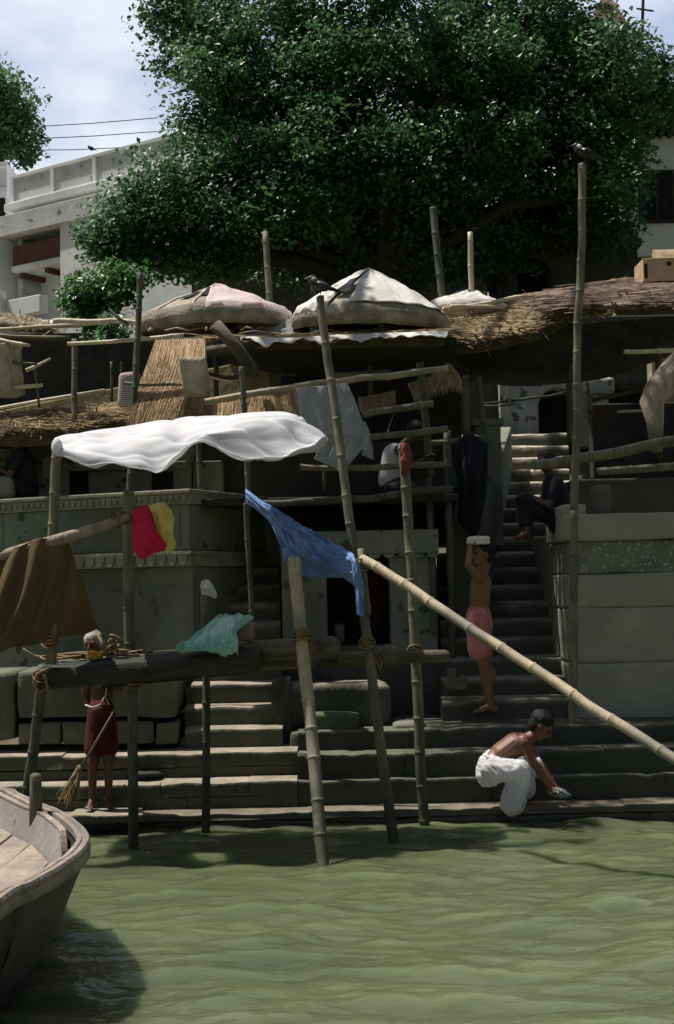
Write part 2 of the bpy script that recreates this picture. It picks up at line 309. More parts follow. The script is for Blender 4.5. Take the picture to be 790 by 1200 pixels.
for k_ in ('bamboo', 'bamboo_wet', 'bamboo_dark'):   # poles standing in the river: dark slimy foot with a ragged tide line
    m = M[k_]; N = m.node_tree.nodes; L = m.node_tree.links; b = N['Principled BSDF']; src = b.inputs['Base Color'].links[0].from_socket
    t = N.new('ShaderNodeTexCoord'); sp = N.new('ShaderNodeSeparateXYZ'); L.new(t.outputs['Object'], sp.inputs[0]); nn = N.new('ShaderNodeTexNoise'); nn.inputs['Scale'].default_value = 6; L.new(t.outputs['Object'], nn.inputs[0])
    ad = N.new('ShaderNodeMath'); ad.operation = 'MULTIPLY_ADD'; L.new(nn.outputs[0], ad.inputs[0]); ad.inputs[1].default_value = -.9; L.new(sp.outputs['Z'], ad.inputs[2])
    mr = N.new('ShaderNodeMapRange'); mr.inputs[1].default_value = -.25; mr.inputs[2].default_value = .35; mr.inputs[3].default_value = .9; mr.inputs[4].default_value = 0; L.new(ad.outputs[0], mr.inputs[0])
    x = N.new('ShaderNodeMix'); x.data_type = 'RGBA'; L.new(mr.outputs[0], x.inputs['Factor']); L.new(src, x.inputs['A']); x.inputs['B'].default_value = (.030, .038, .022, 1); L.new(x.outputs['Result'], b.inputs['Base Color'])
M['curtain'] = mat('curtain', (.05,.012,.012), (.08,.015,.015), 4, .9, .2)

# ================================================================== SETTING
def ground_h(y):
    pts = [(-60,-2), (12.5,-1.6), (13.1,-.2), (13.9,.3), (14.6,.55), (19.5,3.3), (20.5,3.85), (24.2,4.0), (24.4,6.2), (29,6.2), (31,6.2), (40,6.6), (60,7.5), (400,12)]
    for (a, ha), (b, hb) in zip(pts, pts[1:]):
        if y <= b: return ha + (hb-ha)*(y-a)/(b-a)
    return pts[-1][1]
g = MB(); ys = [12.3, 12.5, 13.1, 13.9, 14.6, 17, 19.5, 20.5, 24.2, 24.4, 26, 29, 31, 35, 40, 60, 100, 200, 400]
xs = [-300, -100, -40] + [x for x in range(-20, 21, 2)] + [40, 100, 300]
g.add([(x, y, ground_h(y)+(.15*nz3((x, y, 0), .4) if y > 20 else 0)) for y in ys for x in xs],
      [(j*len(xs)+i, j*len(xs)+i+1, (j+1)*len(xs)+i+1, (j+1)*len(xs)+i) for j in range(len(ys)-1) for i in range(len(xs)-1)])
tag(obj('ground', g, M['earth'], smooth=False), kind='structure')

def water_h(x, y):
    # short wind ripples, crests roughly parallel to the bank
    w = .042*noise.noise(Vector((x*.5, y*1.1, 1))) + .058*noise.noise(Vector((x*1.1+5, y*3.0, 4))) + .034*noise.noise(Vector((x*2.4+y*.4, y*6.2, 8))) + .010*noise.noise(Vector((x*6, y*12, 2)))
    return w
wm = MB(); NX, NY = 300, 420
rows = [4.6 + 10.4*j/NY for j in range(NY+1)]
wm.add([((-4.2+8.4*i/NX), y, water_h(-4.2+8.4*i/NX, y)) for y in rows for i in range(NX+1)],
       [(j*(NX+1)+i, j*(NX+1)+i+1, (j+1)*(NX+1)+i+1, (j+1)*(NX+1)+i) for j in range(NY) for i in range(NX)])
tag(obj('river_water', wm, M['water'], smooth=True), kind='structure')
wf = MB()   # calm sheet beyond the rippled stretch
for x0, x1, y0, y1 in ((-400, -4.2, -400, 15), (4.2, 400, -400, 15), (-4.2, 4.2, -400, 4.6)):
    wf.add([(x0, y0, 0), (x1, y0, 0), (x1, y1, 0), (x0, y1, 0)], [(0, 1, 2, 3)])
tag(obj('river_water', wf, M['water']), kind='structure')

# ------------------------------------------------------------------ stone step courses
def course(x0, x1, yf, yb, zt, zb, seed=0., nose=.035, wear=.02, step=.07, tilt=.012, notch=None):
    """one long worn stone step: rounded, uneven nose, front face and tread"""
    mb = MB(); n_ = max(2, int((x1-x0)/step)); prof = []
    for i in range(n_+1):
        x = x0+(x1-x0)*i/n_
        d = wear*noise.noise(Vector((x*2.1, seed, 0))) + wear*.6*noise.noise(Vector((x*7, seed, 3)))
        dz = wear*.8*noise.noise(Vector((x*3.1, seed, 6))) - max(0, noise.noise(Vector((x*4.5, seed, 9)))-.3)*.05
        f = yf + d; z = zt + dz
        prof += [(x, yf+.012*noise.noise(Vector((x*5, seed, 11))), zb), (x, f+.004, z-nose*1.6), (x, f+.002, z-nose*.9), (x, f+nose*.30, z-nose*.32), (x, f+nose, z-tilt*.3), (x, yf+(yb-yf)*.5, zt+.004), (x, yb, zt+tilt), (x, yb, zb)]
    m = 8; fs = [(i*m+k, (i+1)*m+k, (i+1)*m+k+1, i*m+k+1) for i in range(n_) for k in range(m-1)]
    fs += [tuple(range(m)), tuple(n_*m+k for k in range(m))[::-1]]
    return mb.add(prof, fs)
def slabs(x0, x1, yf, yb, zt, zb, seed, L0=.9, **k):
    """a step laid from several stones with open joints"""
    mb = MB(); rnd = random.Random(int(seed*100)); x = x0; i = 0
    while x < x1-.02:
        L_ = min(L0*rnd.uniform(.7, 1.5), x1-x)
        if x1-(x+L_) < .25: L_ = x1-x
        dz = rnd.uniform(-.008, .008); dy = rnd.uniform(-.008, .008)
        c = course(x+.0015, x+L_-.0015, yf+dy, yb, zt+dz, zb, seed+i*1.7, **k); mb.add(c.v, c.f); x += L_; i += 1
    return mb

rs = root('river_steps', (0, 12.8, 0), 'long low sandstone steps running along the water edge', 'steps')
XL, XR = -9, 9
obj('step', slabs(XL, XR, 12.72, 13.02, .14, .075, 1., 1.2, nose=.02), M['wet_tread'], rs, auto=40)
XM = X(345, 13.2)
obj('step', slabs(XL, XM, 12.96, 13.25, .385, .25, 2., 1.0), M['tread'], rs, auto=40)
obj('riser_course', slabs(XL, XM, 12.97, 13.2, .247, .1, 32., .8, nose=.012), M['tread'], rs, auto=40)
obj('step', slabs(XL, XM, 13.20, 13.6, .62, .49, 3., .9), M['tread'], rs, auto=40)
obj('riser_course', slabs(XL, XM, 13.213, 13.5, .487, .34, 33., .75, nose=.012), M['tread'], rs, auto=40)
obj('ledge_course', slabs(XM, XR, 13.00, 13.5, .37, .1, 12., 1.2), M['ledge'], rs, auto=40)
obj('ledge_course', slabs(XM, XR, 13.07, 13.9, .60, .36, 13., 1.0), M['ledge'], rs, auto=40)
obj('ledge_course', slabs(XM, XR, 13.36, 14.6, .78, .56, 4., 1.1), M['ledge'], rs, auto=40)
lo = root('waterline_ledge', (0, 12.6, 0), 'dark wet stone ledge just under the lowest step', 'ledge')
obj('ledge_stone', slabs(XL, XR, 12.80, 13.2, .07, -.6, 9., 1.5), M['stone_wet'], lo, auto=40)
sb = MB(); a, b_, c, d = PZ(74, 958, .17), PZ(168, 954, .17), PZ(166, 941, .17), PZ(92, 946, .17)
sb.hexa([v-Vector((0, 0, .07)) for v in (a, b_, c, d)], (a, b_, c, d))
tag(obj('landing_slab', sb, M['tread'], bev=.012), 'pale flat stone slab under the feet of the old man', 'slab')

# main staircase
ms = root('main_staircase', (X(610, 14), 14, .8), 'broad dark stone staircase climbing between the ruined walls on the right', 'staircase')
for k in range(18):
    yf = 14.0+.315*k; z = .80+.187*(k+1)
    xa, xb = X(515 if k < 9 else 545, yf), X(672, yf)
    obj('step', slabs(xa, xb, yf, yf+.40, z, z-.30, 20+k, 1.0, wear=.02, nose=.05 if k < 5 else .085), M['stair_dark' if k < 8 else 'sunlit_tone_stair'], ms, auto=40)
# left narrow staircase
ls = root('narrow_staircase', (X(275, 14), 14, .6), 'narrow stone staircase behind the wooden platform', 'staircase')
for k in range(10):
    yf = 13.48+.27*k; z = .61+.195*(k+1)
    xa, xb = X(214 if k < 2 else 222, yf), X(328, yf)
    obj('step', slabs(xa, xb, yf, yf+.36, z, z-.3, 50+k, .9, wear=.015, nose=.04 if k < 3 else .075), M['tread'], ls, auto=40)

# ------------------------------------------------------------------ block helpers
def rough_box(x0, x1, y0, y1, z0, z1, n_=5, amp=.015, seed=0., M_=None, rf=.22):
    """box with rounded corners and uneven faces"""
    bm = bmesh.new(); bmesh.ops.create_cube(bm, size=1); bmesh.ops.subdivide_edges(bm, edges=bm.edges, cuts=n_, use_grid_fill=True)
    c = Vector(((x0+x1)/2, (y0+y1)/2, (z0+z1)/2)); s = Vector((x1-x0, y1-y0, z1-z0)); r = rf*min(s)
    vs = []
    for v in bm.verts:
        p = Vector((v.co.x*s.x, v.co.y*s.y, v.co.z*s.z)); h = s/2
        q = Vector([max(-h[i]+r, min(h[i]-r, p[i])) for i in range(3)]); dlt = p-q
        if dlt.length > 1e-6: p = q + dlt.normalized()*min(r, dlt.length*1.0 if False else r) if dlt.length > r else p
        p += Vector((nz3(p, 3, seed), nz3(p, 3, seed+7), nz3(p, 3, seed+13)))*amp
        p = p + c
        vs.append(M_ @ p if M_ is not None else p)
    bm.verts.ensure_lookup_table(); fs = [[v.index for v in f.verts] for f in bm.faces]; bm.free()
    return MB().add(vs, fs)
class Facade:
    """vertical plane through two ground points; boxes are given by photo pixels on that plane"""
    def __init__(s, A, B):
        s.A = Vector((A.x, A.y, 0)); s.t = Vector((B.x-A.x, B.y-A.y, 0)).normalized(); s.n = Vector((s.t.y, -s.t.x, 0))
        if s.n.y > 0: s.n = -s.n
    def sz(s, px, py, off=0.):
        c = Vector((0, 0, CAMH)); d = P(px, py, 10)-c; a = s.A+s.n*off
        t = (a-c).dot(s.n)/d.dot(s.n); q = c+d*t
        return (q-s.A).dot(s.t), q.z
    def box(s, s0, s1, z0, z1, n0, n1, mb=None):
        mb = mb or MB(); M_ = Matrix.Translation(s.A) @ Matrix((( s.t.x, -s.n.x, 0, 0), (s.t.y, -s.n.y, 0, 0), (0, 0, 1, 0), (0, 0, 0, 1)))
        return mb.box(s0, s1, -n1, -n0, z0, z1, M_)
    def pt(s, s_, z, n_=0): return s.A + s.t*s_ + s.n*n_ + Vector((0, 0, z))

# ------------------------------------------------------------------ left terrace
TA, TB = P(0, 690, 15.4), P(224, 690, 14.4); F = Facade(TA, TB)
tr = root('carved_terrace', (TB.x, TB.y, .6), 'grey green plastered terrace with scalloped cornice on the left', 'terrace')
s1 = F.sz(224, 620)[0]; zt = F.sz(224, 573)[1]; zb = F.sz(224, 663)[1]; s0 = -6
H = zt-zb
obj('panel', F.box(s0, s1-.02, zb+.16, zt-.15, -2.6, 0), M['plaster'], tr, bev=.01)
obj('coping', F.box(s0, s1+.03, zt-.045, zt, -2.6, .07), M['trim'], tr, bev=.012)
def scallops(mb, z1_, z0_, n0, w=.09, depth=.03):
    x = s1-.02-w/2
    while x > -1.2:
        pts = [F.pt(x+w*.46*math.cos(a), z1_ + (z1_-z0_)*-1*math.sin(a)*1.0, n0) for a in [math.pi*k/8 for k in range(9)]]
        back = [p - F.n*depth for p in pts]; n_ = len(pts)
        mb.add(pts+back, [tuple(range(n_)), tuple(range(n_, 2*n_))[::-1]]+[(i, (i+1) % n_, n_+(i+1) % n_, n_+i) for i in range(n_)]); x -= w
sc = MB(); F.box(s0, s1+.02, zt-.15, zt-.045, -2.6, .022, sc); scallops(sc, zt-.05, zt-.125, .05, .075)
obj('cornice', sc, M['trim'], tr)
sc = MB(); F.box(s0, s1+.02, zb+.12, zb+.155, -2.6, .05, sc); scallops(sc, zb+.12, zb+.01, .045, .125); F.box(s0, s1+.0, zb+.0, zb+.12, -2.6, .015, sc)
obj('lower_cornice', sc, M['trim'], tr)
rb = MB(); zz = [F.sz(224, y)[1] for y in (672, 700, 742, 778)]
F.box(s0, s1-.05, .3, zb, -2.6, -.10, rb)
obj('wall', rb, M['plaster'], tr, bev=.01)
e = MB()
for sx in (.02, s1-.16): F.box(sx, sx+.03, zb+.20, zt-.17, -.01, .012, e)
obj('panel_moulding', e, M['plaster'], tr)
# big blocks at its foot
fb = root('foot_blocks', (P(110, 870, 14).x, 14, .6), 'two rows of big rough blocks at the foot of the left terrace wall', 'block wall')
for (a, c, yt, yb) in ((-120, 16, 790, 872), (18, 110, 786, 842), (112, 203, 786, 842), (20, 70, 846, 873), (71, 178, 847, 873), (180, 206, 847, 873)):
    D = 13.45
    obj('block', rough_box(X(a, D)+.004, X(c, D)-.004, 13.45, 14.5, Z(a, yb, D), Z(a, yt, D)-.005, 9, .022, a*.1, None, .045), M['stone'], fb, smooth=True)
ml = MB(); ml.box(-9, X(206, 14), 13.5, 14.2, .3, .628); obj('base_course', ml, M['stone'], fb)

# ------------------------------------------------------------------ right bastion
DB = 13.95
bs = root('bastion', (X(725, DB), DB, .8), 'weathered stone bastion wall with thick top course on the right', 'wall')
xb0 = X(667, DB); zt = Z(700, 602, DB); z2 = Z(700, 634, DB); z3 = Z(700, 672, DB)
xj = [xb0, xb0+1.3, xb0+2.7, xb0+4.2, 8]
zs = [(.75, 1.32), (1.32, 1.86), (1.86, z3)]
bb = MB()
for r_, (za, zc) in enumerate(zs):
    for i in range(4):
        o_ = .0 if i == 0 else (.5 if r_ % 2 else 0)
        c_ = rough_box(xj[i]+o_, xj[i+1]-.004+(.5 if r_ % 2 and i < 3 else 0), DB, DB+1.2, za+.0015, zc-.0015, 11, .016, i*3+r_, None, .012)
        bb.add(c_.v, c_.f)
obj('ashlar_courses', bb, M['bastion'], bs, smooth=True)
bb = MB(); bb.box(xb0+.012, 8, DB+.05, DB+1.2, .75, z3); obj('core', bb, M['bastion'], bs)
bb = rough_box(xb0+.004, 8, DB+.015, DB+1.2, z3, z2, 24, .014, 5, None, .05); obj('peeled_band', bb, M['peeled'], bs, smooth=True)
bb = MB()
for i in range(4):
    c_ = rough_box(xj[i]-(.05 if i == 0 else 0), xj[i+1]-.006, DB-.05, DB+1.2, z2+.003, zt, 9, .014, i+40, None, .07); bb.add(c_.v, c_.f)
obj('top_course', bb, M['bastion'], bs, smooth=True)
bb = rough_box(X(660, 14.1)-.02, X(687, 14.1), DB-.02, DB+.5, zt-.02, zt+.10, 4, .014, 77)
obj('corner_stone', bb, M['bastion'], bs, smooth=True)
side = MB(); side.box(xb0+.03, 8, DB+1.2, 18.6, .75, z2+.1); obj('stair_wall', side, M['bastion'], bs)
tag(obj('standing_stone', rough_box(X(697, 14.4), X(718, 14.4), 14.3, 14.5, zt+.0, Z(700, 569, 14.4), 4, .012, 3), M['stone'], smooth=True), 'small upright stone post standing on top of the right bastion', 'stone')

# ------------------------------------------------------------------ central shrine between the staircases
DS = 14.75
sh = root('stone_shrine', (X(425, DS), DS, .8), 'low stone shrine with a dark doorway between the two staircases', 'shrine')
def pxbox(mb, a, c, yt, yb, D, d=.5, ad=0): return mb.box(X(a, D), X(c, D), D+ad, D+d, Z((a+c)/2, yb, D), Z((a+c)/2, yt, D))
s_ = MB(); pxbox(s_, 330, 383, 650, 775, DS); obj('pier', s_, M['plaster'], sh, bev=.02)
s_ = MB(); pxbox(s_, 457, 512, 650, 775, DS); obj('pier', s_, M['plaster'], sh, bev=.02)
s_ = MB(); pxbox(s_, 330, 515, 622, 650, DS, .6, -.05)
for i in range(11):
    cx = X(338+i*17, DS); zc = Z(420, 650, DS); w = .062
    pts = [Vector((cx+w*math.cos(a), DS-.075, zc-.05*math.sin(a))) for a in [math.pi*k/6 for k in range(7)]]
    bk = [p+Vector((0, .1, 0)) for p in pts]; n_ = 7; s_.add(pts+bk, [tuple(range(7)), tuple(range(7, 14))[::-1]]+[(k, (k+1) % 7, 7+(k+1) % 7, 7+k) for k in range(7)])
obj('lintel', s_, M['plaster'], sh, bev=.01)
s_ = MB(); s_.box(X(330, DS), X(512, DS), DS+1.6, DS+1.7, .6, 3); obj('back_wall', s_, M['darkwall'], sh)
s_ = MB(); pxbox(s_, 383, 457, 757, 775, DS, .5, .02); obj('threshold', s_, M['stone'], sh)
s_ = MB(); s_.box(X(330, DS), X(515, DS), DS-.1, DS+1.7, .72, Z(420, 775, DS)); obj('plinth', s_, M['stair_dark'], sh)
tag(obj('curtain', surf([[P(416+6*i, 662+3*math.sin(i*2), DS+.55+.03*(i % 2)) for i in range(6)], [P(414+6.4*i, 745, DS+.55+.05*(i % 2)) for i in range(6)]], 20, 6), M['curtain'], solid=.004, smooth=True), 'dark red curtain hanging inside the shrine doorway', 'curtain')
tag(obj('sack', rough_box(X(390, DS), X(402, DS), DS+.2, DS+.4, Z(395, 757, DS), Z(395, 733, DS), 4, .03, 8), M['stone'], smooth=True), 'small pale stone idol in the shrine doorway', 'idol')
# stones heaped under the platform
for k, (a, c, yt, yb, D, mt, lab) in enumerate([(338, 402, 857, 879, 13.55, 'stone', 'lower grey stone slab stacked beneath the platform between the poles'),
        (357, 417, 836, 857, 13.6, 'moss', 'greenish rounded stone lying on the slab beneath the platform'),
        (457, 496, 846, 872, 13.6, 'stone', 'square grey stone block beside the third bamboo pole under the platform'),
        (520, 543, 793, 808, 13.95, 'stone', 'lower pale round stone by the end of the platform beam'),
        (523, 534, 784, 794, 13.98, 'stone', 'small round stone on top of the pale stone by the beam end')]):
    tag(obj('loose_stone', rough_box(X(a, D), X(c, D), D-.1, D+.22, Z(a, yb, D), Z(a, yt, D), 5, .02, k), M[mt], smooth=True), lab, 'stone', 'loose stones on the steps')
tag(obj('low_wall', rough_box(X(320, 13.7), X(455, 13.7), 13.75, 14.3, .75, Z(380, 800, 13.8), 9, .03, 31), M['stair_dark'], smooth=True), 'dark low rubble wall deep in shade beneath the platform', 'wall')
tag(obj('side_pillar', rough_box(X(316, 13.75), X(340, 13.75), 13.72, 13.95, .55, Z(380, 792, 13.8), 6, .02, 33), M['darkwall'], smooth=True), 'dark stone pillar at the right edge of the narrow staircase', 'pillar')

# upper stair side wall, sloping pier
pr = MB(); D = 17.0
q = [P(528, 640, 15.4), P(565, 640, 15.4), P(600, 520, 18.6), P(566, 520, 18.6)]
b0 = [Vector((v.x, v.y, .8)) for v in q]
t0 = [Vector((q[0].x, q[0].y, Z(546, 610, 15.4))), Vector((q[1].x, q[1].y, Z(546, 610, 15.4))), Vector((q[2].x, q[2].y, Z(590, 500, 18.6))), Vector((q[3].x, q[3].y, Z(590, 500, 18.6)))]
pr.hexa(b0, t0); tag(obj('stair_parapet', pr, M['plaster'], bev=.02), 'sloping plastered parapet along the left side of the main staircase', 'parapet')
pc = root('pillar', (X(578, 16.8), 16.8, 2.5), 'squat greenish plastered pillar beside the upper main staircase', 'pillar')
s_ = MB(); pxbox(s_, 562, 592, 497, 640, 16.6, .5); obj('shaft', s_, M['plaster'], pc, bev=.02)
s_ = MB(); pxbox(s_, 558, 596, 490, 498, 16.55, .6); obj('capital', s_, M['plaster'], pc, bev=.01)

# ------------------------------------------------------------------ walls of the upper terraces
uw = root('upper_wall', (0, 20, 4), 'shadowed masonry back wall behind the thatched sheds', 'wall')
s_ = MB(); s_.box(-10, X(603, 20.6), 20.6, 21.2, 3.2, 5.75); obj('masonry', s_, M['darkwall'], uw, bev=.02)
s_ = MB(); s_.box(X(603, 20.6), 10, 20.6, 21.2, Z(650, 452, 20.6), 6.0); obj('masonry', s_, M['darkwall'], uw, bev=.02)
# limewashed arcade seen above the stairs
ar = root('limewashed_arcade', (X(640, 20.4), 20.4, 4), 'flaking limewashed arches at the head of the main staircase', 'arcade')
def archwall(x0, x1, y, z0, z1, cx, w, zs_, th=.4, n_=14, xs_=None):
    mb = MB(); pts = []
    for k in range(n_+1):
        a = math.pi*k/n_; pts.append((cx-w*math.cos(a), zs_+w*1.15*math.sin(a)))
    outline = [(x0, z0), (cx-w, z0)] + pts + [(cx+w, z0), (x1, z0), (x1, z1), (x0, z1)]
    f = [Vector((x, y, z)) for x, z in outline]; bk = [Vector((x, y+th, z)) for x, z in outline]; n2 = len(f)
    mb.add(f+bk, [tuple(range(n2)), tuple(range(n2, 2*n2))[::-1]] + [(i, (i+1) % n2, n2+(i+1) % n2, n2+i) for i in range(n2)])
    return mb
D = 20.3
obj('arch', archwall(X(592, D), X(720, D), D, Z(600, 525, D), Z(600, 440, D), X(660, D), m_(24, D), Z(600, 482, D)), M['old_white'], ar)
obj('pilaster', rough_box(X(612, D), X(637, D), D-.05, D+.1, Z(620, 522, D), Z(620, 470, D), 4, .01, 2), M['old_white'], ar, smooth=True)
obj('column', rough_box(X(699, D), X(715, D), D-.25, D-.05, Z(700, 488, D)-.5, Z(700, 464, D), 5, .012, 4), M['old_white'], ar, smooth=True)
obj('bracket', rough_box(X(689, D), X(724, D), D-.3, D-.02, Z(700, 464, D), Z(700, 446, D), 5, .02, 6), M['old_white'], ar, smooth=True)
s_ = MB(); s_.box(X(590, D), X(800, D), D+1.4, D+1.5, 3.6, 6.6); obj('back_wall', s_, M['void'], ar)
s_ = MB(); pxbox(s_, 772, 800, 404, 470, 19.5, .3); tag(obj('door_jamb', s_, M['sack'], bev=.02), 'pale door jamb behind the bleached trunk on the right', 'door jamb')

# right shed: dark upper terrace with rails
rt = MB(); rt.box(X(672, 15.5), 8, 15.4, 19.8, 2.0, Z(700, 562, 15.5)); tag(obj('upper_terrace', rt, M['darkwall'], bev=.02), 'dark terrace floor behind the right bastion', 'terrace')
s_ = MB(); D = 17.2
pxbox(s_, 700, 800, 472, 560, D+1.9, .3); tag(obj('shed_wall', s_, M['dark'], bev=.02), 'dark board wall under the right hand thatch', 'wall')

# left upper: mud wall and set back storey
D = 17.6; FM = Facade(P(0, 500, 18.6), P(250, 500, 17.2))
sa, za = FM.sz(55, 462); sc_, zc = FM.sz(240, 425)
mw = root('mud_wall', FM.pt(.5, 3.6), 'olive mud plastered parapet wall behind the left sheds', 'wall')
v = [FM.pt(-6, FM.sz(0, 520)[1]), FM.pt(sc_+.9, FM.sz(240, 520)[1]), FM.pt(sc_+.9, FM.sz(240, 425)[1]), FM.pt(-6, FM.sz(0, 466)[1]-.7)]
s_ = MB(); s_.hexa([v[0], v[1], v[1]-FM.n*.3, v[0]-FM.n*.3], [v[3], v[2], v[2]-FM.n*.3, v[3]-FM.n*.3]); obj('plaster_face', s_, M['mud'], mw, bev=.02)
cp = MB(); cp.tube([FM.pt(*FM.sz(px, py), .05) for px, py in ((-60, 512), (0, 479), (50, 470), (125, 458))], .022, 8); obj('ledge_pole', cp, M['bamboo_pale'], mw, smooth=True)

bk = root('set_back_storey', (X(110, 16.2), 16.2, 3.2), 'shadowed plaster storey set back above the carved terrace', 'building')
s_ = MB(); s_.box(-9, X(225, 16.6), 16.6, 17.4, 2.9, Z(100, 508, 16.6)); obj('wall', s_, M['plaster'], bk, bev=.02)
s_ = MB(); s_.box(-9, X(222, 16.55), 16.45, 16.6, Z(100, 552, 16.5), Z(100, 543, 16.5)); obj('string_course', s_, M['plaster'], bk, bev=.01)
s_ = MB(); pxbox(s_, 68, 82, 540, 585, 16.5, .2); obj('pier', s_, M['plaster'], bk, bev=.01)
s_ = MB(); pxbox(s_, 228, 262, 540, 585, 16.8, .4); obj('pier', s_, M['plaster'], bk, bev=.01)
for a, c, yt, yb in ((84, 105, 553, 580), (10, 28, 545, 580), (180, 205, 553, 578)): s_ = MB(); pxbox(s_, a, c, yt, yb, 16.58, .05); obj('opening', s_, M['void'], bk)
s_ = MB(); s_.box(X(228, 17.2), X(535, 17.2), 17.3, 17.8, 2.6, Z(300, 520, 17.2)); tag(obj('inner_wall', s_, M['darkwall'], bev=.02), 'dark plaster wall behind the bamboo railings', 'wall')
s_ = MB(); pxbox(s_, 298, 335, 590, 690, 15.9, .4); tag(obj('buttress', s_, M['plaster'], bev=.02), 'greenish buttress above the narrow staircase', 'buttress')

# gazebo with arch under the tree
D = 27.5
gz = root('arched_pavilion', (X(630, D), D, 6.3), 'dim stone pavilion with a dark arched opening under the big tree', 'pavilion')
obj('arch', archwall(X(596, D), X(760, D), D, 6.0, Z(620, 292, D), X(637, D), m_(20, D), Z(637, 325, D), .5), M['darkwall'], gz)
s_ = MB(); s_.box(X(592, D), X(764, D), D-.15, D+.6, Z(620, 292, D), Z(620, 283, D)); s_.box(X(598, D), X(756, D), D, D+.6, Z(620, 283, D), Z(620, 262, D)); obj('cornice', s_, M['darkwall'], gz, bev=.02)
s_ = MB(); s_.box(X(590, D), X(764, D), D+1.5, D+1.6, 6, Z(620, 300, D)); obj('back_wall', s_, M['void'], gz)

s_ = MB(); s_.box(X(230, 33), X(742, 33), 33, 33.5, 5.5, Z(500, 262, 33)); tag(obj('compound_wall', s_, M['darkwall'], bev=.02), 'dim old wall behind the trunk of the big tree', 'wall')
# right pale house
D = 31.5; zb = Z(750, 300, D)
wh = root('pale_house', (X(800, D), D, 8.6), 'pale grey limewashed house with a dark window at the right edge', 'house')
s_ = MB(); s_.box(X(742, D), X(742, D)+7, D, D+6, zb, Z(760, 160, D)); obj('wall', s_, M['white_wall'], wh)
s_ = MB(); s_.box(X(700, D), X(742, D)+7, D+.15, D+6, 5.5, zb-.003); obj('plinth', s_, M['darkwall'], wh)
s_ = MB(); s_.box(X(730, D), X(742, D)+7.3, D-.45, D+6.3, Z(760, 150, D), Z(760, 141, D)); obj('eaves', s_, M['darkwall'], wh, bev=.02)
s_ = MB()
for i in range(12): s_.box(X(745+i*11, D), X(748.5+i*11, D), D-.38, D-.003, Z(760, 163, D), Z(760, 150, D))
obj('brackets', s_, M['darkwall'], wh)
s_ = MB(); s_.box(X(735, D), X(742, D)+7, D-.1, D+6, Z(760, 141, D)+.002, Z(760, 128, D)); obj('parapet', s_, M['red_stone'], wh, bev=.02)
wi = MB(); xa, xb, za, zc = X(763, D), X(806, D), Z(770, 262, D), Z(770, 200, D); t_ = .07
for q in ((xa, xb, zc-t_, zc), (xa, xb, za, za+t_), (xa, xa+t_, za+t_, zc-t_), (xb-t_, xb, za+t_, zc-t_), ((xa+xb)/2-.03, (xa+xb)/2+.03, za+t_, zc-t_)): wi.box(q[0], q[1], D-.05, D-.003, q[2], q[3])
w_ = obj('window', wi, M['dark'], wh)
s_ = MB(); s_.box(xa+.02, xb-.02, D-.02, D-.004, za+.02, zc-.02); obj('pane', s_, M['void'], w_)

# temple spire behind the tree
D = 44
sp = root('temple_spire', (X(733, D), D, 12), 'small reddish stone temple spire rising above the big tree', 'spire')
cx = X(732, D); s_ = MB(); prof = [(0, 11, 1.6), (1, 16, 1.5), (2, Z(732, 75, D), .72), (3, Z(732, 45, D), .62), (4, Z(732, 28, D), .48), (5, Z(732, 14, D), .30), (6, Z(732, 11, D), .36), (7, Z(732, 4, D), .2), (8, Z(732, -6, D), .05)]
for (i, z, r), (_, z2_, r2) in zip(prof, prof[1:]):
    s_.hexa([(cx-r, D-r, z), (cx+r, D-r, z), (cx+r, D+r, z), (cx-r, D+r, z)], [(cx-r2, D-r2, z2_-.001), (cx+r2, D-r2, z2_-.001), (cx+r2, D+r2, z2_-.001), (cx-r2, D+r2, z2_-.001)])
obj('tower', s_, M['red_stone'], sp)
s_ = MB()
for k in (-.34, -.11, .12, .35): s_.box(cx+k-.05, cx+k+.05, D-.78, D-.6, Z(732, 72, D), Z(732, 40, D))
obj('ribs', s_, M['red_stone'], sp)
s_ = MB(); s_.tube([P(752, 60, D), P(754, -10, D)], .05, 6); s_.tube([P(746, 10, D), P(766, 13, D)], .03, 6); tag(obj('lightning_rod', s_, M['wire']), 'thin metal mast with a cross arm beside the temple spire', 'mast')

# ------------------------------------------------------------------ big white house on the left
WA, WB = P(10, 400, 40.0), P(160, 400, 37.2); F = Facade(WA, WB)
hb = root('white_house', F.pt(1, 9), 'big white concrete house with panelled parapet and balcony, upper left', 'house')
def fz(px, py, off=0): return F.sz(px, py, off)
sL = fz(14, 210)[0]; sR = 9.5
zt = fz(90, 187)[1]; zp0 = fz(90, 222)[1]; zc0 = fz(90, 231)[1]; zf1 = fz(90, 232, .35)[1]; zf0 = fz(60, 264, .35)[1]
obj('upper_wall', F.box(sL+.02, sR, zf1, zc0, -6, 0), M['white_wall'], hb)
obj('cornice', F.box(sL-.1, sR+.1, zc0, zp0, -6, .22), M['white_wall'], hb, bev=.02)
pp = MB(); F.box(sL, sR, zp0, zt, -.25, -.03, pp); obj('parapet', pp, M['grey_panel'], hb)
pp = MB(); F.box(sL-.05, sR, zt-.07, zt+.02, -.3, .03, pp); F.box(sL-.05, sR, zp0+.001, zp0+.09, -.3, .03, pp)
s_ = sL-.05; k = 0
while s_ < sR: F.box(s_, s_+.13, zp0+.09, zt-.07, -.28, .028, pp); s_ += 1.62
obj('parapet_frame', pp, M['white_wall'], hb, bev=.01)
pp = MB(); F.box(sL-1.0, sR, zf0, zf1, -6, .35, pp); obj('balcony_band', pp, M['grey_panel'], hb, bev=.02)
zr0, zr1 = fz(60, 305)[1], fz(60, 281)[1]; zs0 = fz(60, 312)[1]
obj('lower_wall', F.box(sL-.3, sR, 5.5, zf0-.003, -6, -.9), M['white_wall'], hb)
